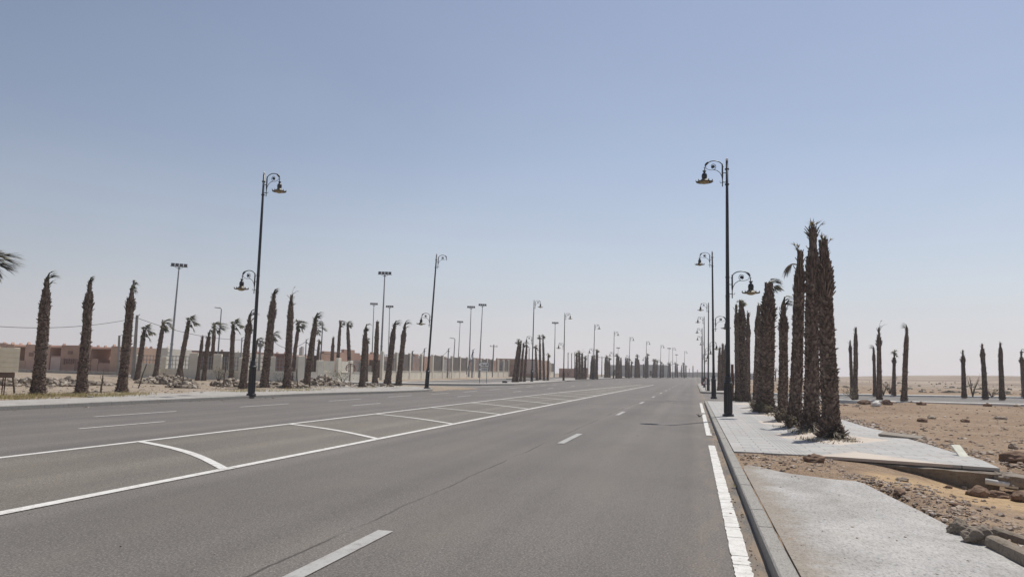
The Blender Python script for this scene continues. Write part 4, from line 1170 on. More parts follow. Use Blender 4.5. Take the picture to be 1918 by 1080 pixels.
house('walled_house', 'long low pink house with stepped parapets at the left edge', [
    (-60, 12, 643, 74.8, 'pink'), (12, 27, 646, 74.9, 'tan'), (27, 48, 647, 78.5, 'maroon'), (27.2, 47.6, 676, 74.95, 'tan'), (48, 95, 646.5, 75, 'pink'), (95, 115, 648, 78.4, 'pink'), (95.2, 114.8, 668, 75.1, 'pink'),  # maroon wall of the set-back terrace: recess shade put into the colour
    (115, 171, 648, 75.05, 'brown'), (171, 208, 651, 78.6, 'brown'), (171.2, 184, 673, 75.2, 'brown'), (184, 208, 681, 75.15, 'brown'), (208, 252, 650, 75, 'tan')],
    'house', [(22, 642.5, 75, 3, 'tan'), (6, 642, 75, 5, 'pink'), (37, 644, 78.6, 4, 'pink'), (52, 642, 75, 4, 'pink'), (118, 645, 75.05, 3, 'brown'), (148, 646, 75.05, 3, 'brown'), (182, 648, 78.6, 3, 'brown'), (195.5, 648.5, 78.6, 4, 'brown'), (212, 646.5, 75, 4, 'tan')],
    [('garage_door', 96.5, 112, 669, 694, 75.0, 'mauve'), ('pillar', 32.5, 38, 648, 669, 76.2, 'tan'), ('added_shade_roof', 27.4, 47.4, 647.6, 650.4, 75.02, 'brown', 3.4), ('added_shade_roof', 95.3, 114.7, 648.6, 651.2, 75.1, 'pink', 3.2), ('added_shade_roof', 171.4, 207.8, 651.4, 654.4, 75.2, 'brown', 3.3), ('gate', 141, 158, 672, 697.5, 75.0, 'maroon'), ('window', 55, 62, 660, 667, 74.98, 'maroon'), ('window', 222, 230, 663, 671, 74.98, 'maroon'), ('window', 128, 135, 657, 663, 75.02, 'maroon')] + [('wall_slit', 119 + 4.2 * i, 120.6 + 4.2 * i, 671 + (i % 2), 682 - (i % 3), 74.98, 'maroon') for i in range(6)])  # roof slabs over the three recesses are added to throw them into shade
# low kerb wall before the house
b = MB(); a = atY(28, 700, 71.5); c = atY(240, 705, 71.5); b.box(((a.x + c.x) / 2, 71.5, T(a.x, 71.5) + .2), (c.x - a.x, .5, .5)); tag(b.build('low_wall', M['pave']), 'low pale kerb wall before the pink house', 'wall')
house('walled_house', 'dark red walled house right of the concrete utility pole', [(253, 262, 652, 79, 'mauve'), (262, 273, 652.5, 79.1, 'pink'), (273, 300, 654, 80.5, 'maroon')], 'house', [(272, 650.5, 79, 3, 'pink'), (281, 650.5, 80.5, 3, 'maroon')])
house('walled_house', 'narrow cream house left of the nearest floodlight mast', [(298, 315, 653, 71, 'cream')], 'house', [(313, 650, 71, 3, 'cream')], [], 4)
house('walled_house', 'small pink house with a grey corner beside the nearest floodlight mast', [(314, 321, 661, 77, 'brown'), (321, 338, 657, 77.4, 'pink')], 'house', [(324, 655.5, 77.4, 3, 'maroon')], [('window', 321.5, 324, 658, 667, 77.33, 'maroon')])
house('walled_house', 'long flat dark brown house behind the thin palms', [(337, 376, 657.5, 82, 'umber'), (376, 429, 659, 81.5, 'umber')], 'house', [(414, 656.5, 81.5, 3, 'umber')])
house('walled_house', 'pale cream house left of the first left lamp', [(429, 452, 661, 80, 'cream')], 'house', [(446, 658, 80, 3, 'cream')])
house('walled_house', 'reddish house behind the first left lamp', [(452, 480, 662, 84, 'brown'), (480, 512, 661.5, 86, 'brown'), (512, 535, 663, 86.4, 'pink'), (517, 531, 666, 86.2, 'maroon')], 'house', [(481, 659, 86, 2.5, 'brown'), (518, 660.5, 86.4, 3, 'brown'), (532.5, 660.5, 86.4, 3, 'brown')])
house('walled_house', 'dark grey house below the pale water tower', [(535, 573, 667.5, 90, 'umber'), (555, 565, 679, 89.8, 'maroon'), (573, 602, 666.5, 92, 'umber'), (602, 618, 668, 92.4, 'brown')], 'house', [(549.5, 663.5, 90, 3, 'brown'), (571, 664, 90, 3, 'brown'), (585, 664.5, 92, 3, 'umber'), (600, 664.5, 92, 3, 'umber')])
house('walled_house', 'brown house behind the rusty hoop', [(616, 642, 674, 98, 'umber'), (642, 672, 673, 97.6, 'pink'), (672, 690, 674, 98, 'pink'), (690, 712, 675, 98.4, 'umber')], 'house', [(645, 670, 97.6, 3, 'pink'), (667, 671, 97.6, 3, 'pink')])
house('walled_house', 'grey flat roofed house seen over the long cream fence', [(800, 817, 672, 128, 'greyb')], 'house', [], [('window', 806, 809, 675, 679, 127.9, 'umber')])
house('warehouse', 'wide flat brown building behind the palm group by the third left lamp', [(929, 1006, 672.5, 150, 'tan')], 'building', [(930, 670.5, 150, 2, 'brown')], [('doorway', 935, 943, 681, 700, 149.9, 'maroon'), ('doorway', 955, 962, 682, 700, 149.9, 'brown'), ('shutter', 985, 1003, 674, 700, 149.9, 'mauve')], 14)
house('boundary_wall', 'pink brown boundary wall right of the cream fence end', [(1047, 1080, 690.5, 175, 'pink')], 'wall', [], [], .4)
house('boundary_wall', 'reddish wall stub among the palms left of the fifth left lamp', [(1075, 1100, 689, 165, 'maroon')], 'wall', [], [], 2)
house('warehouse', 'grey flat building behind the sixth left lamp', [(1142, 1190, 684, 260, 'greyb')], 'building', [], [('doorway', 1150, 1156, 692, 704, 259.8, 'umber')], 10)
house('warehouse', 'pale greenish long building behind the ninth left lamp', [(1190, 1251, 683.3, 285, 'greyb')], 'building', [], [('doorway', 1217, 1221, 694, 705, 284.8, 'umber')], 14)
house('boundary_wall', 'low grey wall at the end of the avenue', [(1251, 1300, 697, 345, 'greyb'), (1300, 1420, 698, 380, 'greyb')], 'wall', [], [], 2)
# jagged old compound wall behind the long fence
b = MB(); rr = random.Random(31); y = 86; pts = []
o = thing('compound_wall', 'dark jagged topped compound wall behind the long cream fence', 'wall', (-46, 86, T(-46, 86)))
while y < 190:
    l = rr.uniform(1.2, 3.4); z = T(-46, y); hh = 3.6 + rr.choice([-.35, -.1, 0, .15, .3]); b.box((0, y - 86 + l / 2, z - o.location.z + hh / 2), (.4, l - .01, hh)); y += l
b.build('wall', M['brown'], o)
# pale tower
p = atD(564.2, 667, 150); o = thing('water_tower', 'pale square tower block over the dark grey house', 'tower', (p.x, p.y, T(p.x, p.y)))
b = MB(); q = atD(564.2, 651, 150); b.box((0, 0, (q.z - o.location.z) / 2 - .3), (.64, .64, q.z - o.location.z + .6)); b.build('shaft', M['greyb'], o)
b = MB(); b.box((.1, 0, q.z - o.location.z + .06), (.36, .5, .35)); b.build('cap', M['greyb'], o)

# ------------------------------------------------------------------ signs and small street things
B = G(905, 719, .02); B = atD(905.5, 716.8, math.hypot(G(900, 717, .15).x, G(900, 717, .15).y)); D = math.hypot(B.x, B.y)
o = thing('direction_sign', 'white two panel arrow sign pointing left on the far corner', 'sign', B)
az = math.atan2(-B.x, B.y); o.rotation_euler = (0, 0, az)
u = D / 1430.0
def SX(px): return (px - 905.5) * u
def SZ(py): return (716.8 - py) * u
for px in (898, 911.3):
    b = MB(); b.tube([(SX(px), .05, -.3), (SX(px), .05, SZ(684))], .045, 8); b.build('post', M['galv'], o)
def arrowpanel(x0, x1, y0, y1, tipx, text, ar):
    z0, z1 = SZ(y1), SZ(y0); zm = (z0 + z1) / 2; xa, xb, xt = SX(x0), SX(x1), SX(tipx); h = z1 - z0
    pl = [(xa, z0), (xb, z0), (xb, z1), (xa, z1), (xt, zm)]
    b = MB(); n = 5
    b.add([(x, -.02, z) for x, z in pl] + [(x, .02, z) for x, z in pl], [(0, 1, 2, 3, 4), (9, 8, 7, 6, 5)] + [(i, n + i, n + (i + 1) % n, (i + 1) % n) for i in range(n)])
    pn = b.build('arrow_panel', M['signw'], o)
    # dark rim line
    c = Vector((sum(p[0] for p in pl) / 5, sum(p[1] for p in pl) / 5)); b = MB()
    out = [Vector(p) + (c - Vector(p)) * .03 for p in pl]; inn = [Vector(p) + (c - Vector(p)) * .13 for p in pl]
    b.add([(p.x, -.026, p.y) for p in out] + [(p.x, -.026, p.y) for p in inn], [(i, (i + 1) % n, n + (i + 1) % n, n + i) for i in range(n)])
    b.build('border', M['signk'], pn)
    cu = bpy.data.curves.new('lettering', 'FONT'); cu.body = text; cu.size = h * (.78 if ar else .56); cu.align_x = 'CENTER'; cu.align_y = 'CENTER'; cu.extrude = .001; cu.offset = h * .016
    t = bpy.data.objects.new('lettering', cu); COL.objects.link(t); bpy.context.view_layer.update()
    me = bpy.data.meshes.new_from_object(t.evaluated_get(bpy.context.evaluated_depsgraph_get())); bpy.data.objects.remove(t)
    me.materials.clear(); me.materials.append(M['signk'])
    w = (max([v.co.x for v in me.vertices] or [1]) - min([v.co.x for v in me.vertices] or [0])) or 1
    t = bpy.data.objects.new('lettering', me); COL.objects.link(t); t.parent = pn
    want = (xb - xa) * .72; t.scale = (want / w, 1, 1) if not ar else (min(want / w, 1.6), min(want / w, 1.6), 1); t.rotation_euler = (rad(90), 0, 0); t.location = ((xa + xb) / 2 - .02, -.03, zm)
arrowpanel(899, 916, 677.5, 686.8, 893, '\uFE93\uFEAD\uFEED\uFEAA\uFEDF\uFE8D', True)
arrowpanel(899.5, 915, 688, 695.2, 894.5, 'DAOURA', False)

B = G(1322.5, 730.8, .15); o = thing('warning_sign', 'triangular children crossing sign beside the third right lamp', 'sign', B); u = math.hypot(B.x, B.y) / 1430
b = MB(); b.tube([(-.06, .04, -.2), (-.06, .04, 24 * u)], .035, 8); b.tube([(.16, .04, -.2), (.16, .04, 11 * u)], .03, 8); b.build('post', M['galv'], o)
def tri(b, s, y, zc, th=.012):
    h = s * .866; pl = [(-s / 2, zc - h / 3), (s / 2, zc - h / 3), (0, zc + 2 * h / 3)]
    b.add([(x, y - th, z) for x, z in pl] + [(x, y + th, z) for x, z in pl], [(0, 1, 2), (5, 4, 3), (0, 3, 4, 1), (1, 4, 5, 2), (2, 5, 3, 0)])
s_ = 15.5 * u; zc = 15.6 * u
b = MB(); tri(b, s_, 0, zc); pl_ = b.build('panel', M['signr'], o)
b = MB(); tri(b, s_ * .74, -.02, zc, .006); b.build('panel_field', M['signw'], pl_)
b = MB()
for x, sc in ((-.1, 1.0), (.14, .8)):
    f = sc * s_ * .2
    b.lathe([(0, -.4), (.3, -.3), (.4, 0), (.3, .3), (0, .4)], 8, (x, -.032, zc + .85 * f), Quaternion((1, 0, 0), rad(90)), False)
    for k in range(len(b.v) - 40, len(b.v)): v = b.v[k]; b.v[k] = (x + (v[0] - x) * f * .7, -.03 + (v[1] + .032) * .02, zc + .85 * f + (v[2] - zc - .85 * f) * f * .7)
    b.box((x, -.03, zc + .18 * f), (f * .4, .01, f * .8))
    for sx in (-1, 1):
        b.tube([(x, -.03, zc - .2 * f), (x + sx * f * .4, -.03, zc - f)], f * .1, 5); b.tube([(x, -.03, zc + .45 * f), (x + sx * f * .5, -.03, zc + .1 * f)], f * .08, 5)
b.build('pictogram', M['signk'], pl_)

B = G(1372, 746, .15); o = thing('metal_post', 'square dark metal post between the nearest right lamp and the palms', 'post', B); h, q = lean(B, (1372, 683))
b = MB(); b.box((0, 0, h / 2 - .1), (.18, .18, h + .2), None, .02); b.build('shaft', M['rust'], o)
b = MB(); b.box((0, 0, h + .03), (.23, .23, .05), None, .02); b.box((.11, -.02, h * .55), (.06, .1, h * .3)); b.build('cap', M['galv'], o)

# cream slatted box at the left edge
B = G(10, 741, .12); D = math.hypot(B.x, B.y); u = D / 1430; az = math.atan2(-B.x, B.y)
o = thing('slatted_box', 'cream slatted box on thin legs at the left picture edge', 'box', B); o.rotation_euler = (0, 0, az + .12)
def bx(px): return (px - 10) * u
bw = (26 + 50) * u; bc = (bx(-50) + bx(24)) / 2
b = MB(); z0, z1 = (741 - 704) * u, (741 - 665) * u
for i in range(5):
    zz = z0 + (z1 - z0) * (i + .5) / 5; b.box((bc, .3, zz), (bx(24) - bx(-50), .62, (z1 - z0) / 5 - .012), None, .012)
b.box((bc, .3, (z0 + z1) / 2), (bx(24) - bx(-50) - .04, .58, z1 - z0 - .02)); b.build('body', M['box'], o)
b = MB(); b.box((bc - .05, .3, z0 - .12), (bx(20) - bx(-50), .5, .22)); b.build('tray', M['boxunder'], o)
for px in (6, 8.8, -40):
    b = MB(); b.tube([(bx(px), .25, -.2), (bx(px), .25, z0 - .1)], .022, 6); b.build('leg', M['rust'], o)

# dark slatted board between two palms
B = G(737.5, 706, .1); u = math.hypot(B.x, B.y) / 1430; az = math.atan2(-B.x, B.y)
o = thing('slatted_board', 'dark slatted notice board between the two right leaning palms', 'board', B); o.rotation_euler = (0, 0, az)
b = MB()
for i in range(7): b.box((0, 0, (706 - 693.5 + 3.3 * i + .2) * u), (11.5 * u, .06, 2.9 * u))
b.box((0, .05, (706 - 683) * u), (11.8 * u, .04, 23.5 * u)); b.build('board', M['dark'], o)
for s in (-1, 1): b = MB(); b.box((s * 4.8 * u, .1, 12 * u), (.09, .09, 24.5 * u)); b.build('post', M['galv'], o)

# rusty hoop
B = G(655, 721.5, .13); u = math.hypot(B.x, B.y) / 1430; az = math.atan2(-B.x, B.y)
o = thing('metal_hoop', 'rusty iron hoop on a thin stake before the small palm', 'hoop', B); o.rotation_euler = (0, 0, az)
b = MB(); b.tube([(0, .03, -.2), (0, .03, 39 * u)], .03, 6); b.build('post', M['rust'], o)
b = MB(); R_ = 8.2 * u; b.tube([(R_ * math.cos(a), 0, 31.5 * u + R_ * math.sin(a)) for a in [rad(-35 + 250 * k / 24) for k in range(25)]], .035, 6); b.build('hoop', M['rust'], o)
b = MB(); b.tube([(-R_ * .9, 0, 31.5 * u), (0, 0, 38 * u), (R_ * .95, 0, 33 * u)], .022, 5); b.build('brace', M['rust'], o)

# stakes
for (x, y, xt, yt, lab) in ((28, 737, 22, 679, 'thin dark stake beside the cream box'), (188, 736, 193, 703, 'short forked stake between the second and third palms'), (259, 727, 274, 681, 'slanting dark stake right of the third palm'), (273, 707, 276, 689, 'small thin stake before the cream gate panel'), (342.5, 727.5, 342, 682, 'upright thin stake right of the stone heap'), (417, 726, 424, 686, 'leaning stake with twigs left of the first left lamp'), (557, 727.5, 556, 690, 'upright stake left of the curved tip palm')):
    B = G(x, y, .12); h, q = lean(B, (xt, yt)); rr = random.Random(int(x))
    b = MB(); P = [Vector((rr.uniform(-.03, .03), rr.uniform(-.03, .03), h * i / 5 - (.2 if i == 0 else 0))) for i in range(6)]
    b.tube(P, [.045, .042, .04, .037, .034, .025], 6)
    if 'fork' in lab or 'twig' in lab:
        for k in range(4): e = P[3 + k % 2]; b.tube([e, e + Vector((rr.uniform(-.4, .4), rr.uniform(-.2, .2), rr.uniform(.1, .5)))], [.015, .005], 4)
    s = b.build('stake', M['twig']); tag(s, lab, 'stake', 'stakes on the left waste ground'); s.location = B; s.rotation_mode = 'QUATERNION'; s.rotation_quaternion = q

# ------------------------------------------------------------------ shrubs and grass
def shrub(B, w, h, n, label, seed, twiggy=False, cat='shrub', mat='bush', name='shrub'):
    rnd = random.Random(seed); o = thing(name, label, cat, B)
    b = MB(); tips = []
    for i in range(10 if twiggy else 7):
        a = rnd.uniform(0, 6.28); r = w / 2 * rnd.uniform(.3, .95); z = h * rnd.uniform(.55, 1)
        m = Vector((r * .4 * math.cos(a), r * .4 * math.sin(a), z * .5)); e = Vector((r * math.cos(a), r * math.sin(a), z))
        b.tube([(0, 0, -.05), m, e], [.02 + h * .012, .012 + h * .006, .005], 4); tips += [m, e]
        for k in range(5 if twiggy else 2):
            s_ = m.lerp(e, rnd.random()); d = Vector((rnd.uniform(-1, 1), rnd.uniform(-1, 1), rnd.uniform(0, 1))) * w * .16; b.tube([s_, s_ + d], [.008, .003], 3); tips.append(s_ + d)
    b.build('branches', M['twig'], o)
    if n:
        b = MB()
        for i in range(n):
            c = rnd.choice(tips) + Vector((rnd.gauss(0, w * .13), rnd.gauss(0, w * .13), rnd.gauss(0, h * .09))); c.z = max(.01, c.z)
            leaf(b, c, Vector((rnd.uniform(-1, 1), rnd.uniform(-1, 1), rnd.uniform(-.3, 1))), .05 + w * .07 * rnd.random(), .02 + w * .012, .4, Vector((.1, 0, 0)), 2)
        b.build('foliage', M[mat], o)
    return o
shrub(G(642, 716, .12), 2.6, 1.15, 500, 'low dark flat topped bush before the brown house', 1)
shrub(G(408, 714, .12), 2.2, 1.3, 260, 'dry grey bush before the cream fence', 2, True)
shrub(G(1822, 742, .12), 1.4, 2.0, 0, 'bare leafless bush right of the shortest right palm', 3, True)
shrub(G(1667, 737, .12), 2.0, 1.6, 0, 'bare leafless bush behind the short tufted desert palm', 4, True)
shrub(G(1655, 739, .12), 1.6, .9, 120, 'low grey desert bush beside the spiked palm', 14, True)
shrub(G(1858, 742, .12), 2.2, .8, 160, 'low grey bush between two palms at the right picture side', 15, True)
shrub(G(525, 723, .12), 1.5, 1.1, 300, 'brown bush at the foot of the leaning left palm', 5)
shrub(G(1413, 769, .15), .8, .42, 360, 'small green grey bush, left one at the foot of the broad right palm', 6)
shrub(G(1422, 773, .15), .75, .40, 360, 'small green grey bush, middle one at the foot of the broad right palm', 7)
shrub(G(1437, 775, .15), .8, .36, 360, 'small dark bush, right one at the foot of the broad right palm', 8)
shrub(G(1385, 750, .15), .8, .35, 200, 'small bush at the foot of the three palms behind the nearest right lamp', 9)
shrub(G(1459, 790, .15), .7, .4, 260, 'dry brown bush at the foot of the shorter spiky palm', 10, mat='dead')
shrub(G(1478, 802, .15), .6, .35, 260, 'dry bush at the foot of the hanging frond palm', 11, mat='dead')
shrub(G(1600, 750, .12), 2.0, .8, 200, 'low brown bush at the foot of the thick desert palm', 12)
shrub(atD(1274, 705, 290), 3, 3.6, 200, 'small round far tree between the last left lamps', 13, False, 'tree', 'bush', 'tree')
shrub(atD(1064, 703, 175), 2, 1.6, 100, 'low bush by the pink boundary wall', 16)

def grass(name, label, spots, seed, h=.16, mat='grass'):
    rnd = random.Random(seed); b = MB()
    for (x0, y0, sx, sy, n) in spots:
        for i in range(n):
            x = rnd.gauss(x0, sx); y = rnd.gauss(y0, sy)
            z = (groundz(x, y) if not (.76 < x < 5.3 and 15.7 < y < 47.5) else T(x, y) + .15)
            if x > -24.4 and x < -20: z = T(x, y) + .142
            leaf(b, Vector((x, y, z - .01)), Vector((rnd.uniform(-.7, .7), rnd.uniform(-.7, .7), 1)), h * rnd.uniform(.4, 1.3), .014 + h * .05, .5, Vector((.35, 0, 0)), 2)
    return tag(b.build(name, M[mat]), label, 'grass', None, 'stuff')
sp = []
for i in range(46):
    t = i / 45; p = G(-20 + 280 * t, 745 - 5.5 * t + R.uniform(-2.5, 2), .13); sp.append((p.x, p.y, .45, .5, 60))
for i in range(22):
    t = i / 21; p = G(430 + 170 * t, 733 - 3 * t + R.uniform(-1.5, 1.5), .13); sp.append((p.x, p.y, .5, .6, 36))
for x, y in ((668, 727), (690, 726), (715, 724), (740, 724)): p = G(x, y, .13); sp.append((p.x, p.y, .5, .6, 40))
grass('grass', 'dry yellow grass strip at the feet of the left palms', sp, 5, .2)
sp = []
for x, y, n in ((1470, 800, 60), (1492, 808, 60), (1510, 822, 40), (1522, 826, 50), (1580, 822, 50), (1596, 827, 30), (1570, 826, 30), (1540, 829, 20), (1445, 778, 60), (1498, 812, 60)):
    p = G(x, y, .15); sp.append((p.x, p.y, .14, .14, n))
grass('grass', 'tufts of dry grass round the feet of the nearest right palms', sp, 6, .11, 'dead')
# loose dead leaf skirt and litter mound round the nearest palms
rnd = random.Random(77); b = MB()
for (x, y, n, s) in ((3.36, 20.3, 120, .30), (3.19, 22.6, 90, .28), (3.05, 24.6, 70, .28), (3.07, 28.2, 40, .25)):
    for i in range(n):
        a = rnd.uniform(0, 6.28); r = abs(rnd.gauss(.2, s)); p = Vector((x + r * math.cos(a), y + r * math.sin(a), .155 + max(0, .28 - r * .5) * rnd.random()))
        leaf(b, p, Vector((math.cos(a), math.sin(a), rnd.uniform(-.1, .6))), rnd.uniform(.15, .4), rnd.uniform(.03, .07), .7, Vector((0, 0, 0)), 2)
tag(b.build('leaf_litter', M['dead']), 'heap of fallen dead palm leaves round the nearest right trunks', 'leaf litter', None, 'stuff')

# ------------------------------------------------------------------ stones and rubble
def scatter(name, label, fn, n, seed, mat, s0, s1, cat='stones'):
    rnd = random.Random(seed); b = MB(); k = 0
    while k < n:
        p = fn(rnd)
        if p is None: continue
        s = s0 * (s1 / s0) ** (rnd.random() ** 2.2)
        z = p[2] if len(p) > 2 else groundz(p[0], p[1])
        b.rock((p[0], p[1], z + s * rnd.uniform(-.25, .2)), s, rnd, .62); k += 1
    return tag(b.build(name, M[mat]), label, cat, None, 'stuff')
def f_ridge(r):                                          # bank along the bare slab
    y = r.uniform(7.6, 13.2); x = 2.58 - .1 * max(0, y - 10) + abs(r.gauss(0, .42))
    return (x, y, max(groundz(x, y), ez(x, y) if x < 3.3 else -9))
scatter('rubble', 'bank of brown stony rubble along the bare concrete slab', f_ridge, 1250, 1, 'pebble', .008, .050, 'rubble')
def f_east(r):
    x = r.uniform(3.3, 9); y = r.uniform(6.5, 13.4)
    if mn.noise(Vector((x * .8, y * .8, 4))) < .0 and r.random() < .75: return None
    if hollow(x, y) > .1 and r.random() < .93: return None
    return (x, y)
scatter('gravel', 'scattered brown stones on yellow sand right of the slab', f_east, 620, 2, 'pebble', .01, .055, 'gravel')
def f_edge(r):
    y = r.uniform(15.2, 47); x = 5.45 + abs(r.gauss(0, .28)) + (.0 if y > 18 else .1)
    return (x, y)
scatter('rubble', 'line of broken stone rubble along the back edge of the tiled pavement', f_edge, 1100, 3, 'pebble', .02, .11, 'rubble')
def f_des(r):
    y = 15 + 42 * r.random() ** 1.3; x = r.uniform(5.6, 9 + y * .45)
    if x > 5.6 + y * .45: return None
    return (x, y)
scatter('gravel', 'stones strewn over the brown desert ground', f_des, 3600, 4, 'pebble', .012, .085, 'gravel')
def f_scrub(r):
    y = 92 + 190 * r.random() ** 1.6; x = y * r.uniform(.13, .46); return (x, y, T(x, y) + .1) if mn.noise(Vector((x * .03, y * .05, 2))) > -.1 else None
scatter('scrub', 'low dark scrub and stones far out on the desert', f_scrub, 520, 17, 'bush', .10, .55, 'scrub')
def f_nk(r):
    u = r.random(); x = 6 + 24 * u; y = 46.3 + 9 * ss(6, 24, x) - abs(r.gauss(0, 1.1)); return (x, y)
scatter('rubble', 'line of stones before the white side street kerb', f_nk, 600, 5, 'pebble', .03, .2, 'rubble')
def f_dirt(r): x = r.uniform(.82, 2.9); y = r.uniform(12.6, 15.55); return (x, y, ez(x, y))
scatter('gravel', 'crumbs of earth and stone between the two slabs', f_dirt, 900, 6, 'pebble', .009, .055, 'gravel')
def f_sl(r): x = r.uniform(.9, 2.5); y = r.uniform(4.5, 12.3); return (x, y, .140)
scatter('gravel', 'small pebbles and grit lying on the bare slab', f_sl, 130, 7, 'pebble', .006, .02, 'gravel')
def f_left(r):
    y = r.uniform(22, 62); x = -24.8 - abs(r.gauss(0, 12)); return (x, y) if x > -62 else None
scatter('gravel', 'pale stones strewn over the left waste ground', f_left, 1500, 8, 'rubble', .025, .12, 'gravel')
def f_road(r): return (r.uniform(-10, .5), r.uniform(5.5, 22), .004)
scatter('gravel', 'tiny loose stones on the asphalt', f_road, 90, 9, 'pebble', .005, .014, 'gravel')
def f_kl(r): y = r.uniform(18, 60); x = kerbL(y) + abs(r.gauss(0, .35)); return (x, y, T(x, y))
scatter('gravel', 'sand and pebbles along the left kerb', f_kl, 160, 10, 'rubble', .02, .07, 'gravel')
def f_kr(r): y = r.uniform(5, 24); x = .55 - abs(r.gauss(0, .06)); return (x, y, .005)
scatter('gravel', 'grit in the gutter by the right kerb', f_kr, 130, 15, 'pebble', .005, .022, 'gravel')
def heap(px, py, w, h, n, label, seed, s0=.06, s1=.28):
    c = G(px, py, .12); rnd = random.Random(seed); b = MB()
    for i in range(n):
        a = rnd.uniform(0, 6.28); u = rnd.random() ** .6; x = w / 2 * u * math.cos(a); y = w / 3 * u * math.sin(a)
        z = h * (1 - u) ** .8 * (1 + .4 * mn.noise(Vector((x, y, seed)))) * rnd.uniform(.6, 1)
        b.rock((c.x + x, c.y + y, groundz(c.x + x, c.y + y) + z), s0 * (s1 / s0) ** rnd.random(), rnd, .75)
    tag(b.build('rubble_heap', M['rubble']), label, 'rubble', None, 'stuff')
heap(312, 719, 4.6, .8, 330, 'heap of pale stones behind the slanting stake', 41)
heap(500, 725, 5.2, .35, 240, 'loose pale stones between the first left lamp and the spiked palm', 42)
heap(437, 724, 3.4, .5, 170, 'stones left of the first left lamp', 43)
heap(600, 722, 4.4, .85, 320, 'larger heap of pale rubble beside the curved tip palm', 44)
heap(640, 722, 4.4, .2, 90, 'scattered stones left of the rusty sign', 45)
heap(545, 726, 3.2, .5, 140, 'stones between two left palms', 46)
heap(345, 727, 2.2, .35, 80, 'few stones at the foot of the upright stake', 47)
heap(700, 724, 6.0, .25, 150, 'stones and litter at the feet of the last left palms', 48, .04, .16)
heap(60, 722, 6.0, .45, 160, 'brown rubble bank before the pink house', 49, .06, .3)
heap(130, 720, 6.0, .4, 150, 'brown rubble bank between the first two palms', 50, .06, .3)

def stone(px, py, size, label, seed, off=.1, flat=.65, mat='boulder', name='boulder', z=None, sub=2):
    B = G(px, py, off); x, y = B.x, B.y; zz = (max(groundz(x, y), ez(x, y) if (.76 < x < 3.3 and y < 15.6) else -9)) if z is None else z
    b = MB(); b.rock((0, 0, size * .25), size, random.Random(seed), flat, sub); o = b.build(name, M[mat]); o.location = (x, y, zz); return tag(o, label, 'rock', 'loose rocks on the ground')
def low(px, py):                                        # foot on the real ground, found by marching
    z = .1
    for i in range(40):
        p = G(px, py, z - 0); zz = groundz(p.x, p.y) - T(p.x, p.y); z = .5 * z + .5 * zz
    return z
for (px, py, s, lab, sd, fl) in ((1831, 929, .13, 'brown boulder with another stone on top, right of the bare slab', 61, .75), (1866, 931, .13, 'flat brown boulder right of the stacked pair', 62, .5), (1841, 915, .10, 'small rounded stone lying on the brown boulder', 63, .6), (1777, 914, .05, 'small stone alone on the yellow sand', 64, .7), (1806, 914, .05, 'small rounded pale stone on the yellow sand', 65, .7), (1793, 948, .08, 'thin flat stone standing in the sand', 66, .3), (1912, 938, .15, 'brown stone at the right picture edge', 67, .6), (1905, 912, .16, 'grey rough stone at the end of the footing', 68, .7), (1685, 925, .08, 'largest stone of the rubble bank', 69, .7), (1690, 900, .07, 'pale stone on the rubble bank', 70, .6)):
    stone(px, py, s, lab, sd, low(px, py), fl, 'boulder' if 'pale' not in lab else 'stone')
stone(1526, 866, .2, 'dark half buried stone in the bare earth between the slabs', 71, .12, .45, 'boulder')
for (px, py, s, lab, sd, fl, mt) in ((1898, 838, .14, 'rounded pale stone on the desert at the right', 72, .7, 'stone'), (1808, 790, .17, 'dark flat stone on the desert', 73, .5, 'boulder'), (1728, 789, .18, 'dark scrubby lump on the desert', 74, .6, 'boulder'), (1745, 783, .18, 'pale stone beside the dark lump on the desert', 75, .6, 'stone'), (1874, 783, .2, 'long pale stone on the right desert', 76, .5, 'stone'), (1640, 759, .25, 'large pale pointed boulder near the side street', 77, 1.0, 'white'), (1619, 756, .28, 'brown rubble lump left of the large pale boulder', 78, .6, 'boulder'), (1662, 757, .3, 'brown lump right of the large pale boulder', 79, .6, 'boulder'), (1725, 757, .22, 'brown lump before the white kerb', 80, .6, 'boulder'), (1850, 760, .22, 'dark lump before the white kerb at the right', 81, .5, 'boulder'), (1905, 760, .2, 'pale lump before the white kerb at the right edge', 82, .5, 'stone'), (1902, 864, .22, 'rough dark stone above the end of the footing', 83, .6, 'boulder')):
    stone(px, py, s, lab, sd, .1, fl, mt)
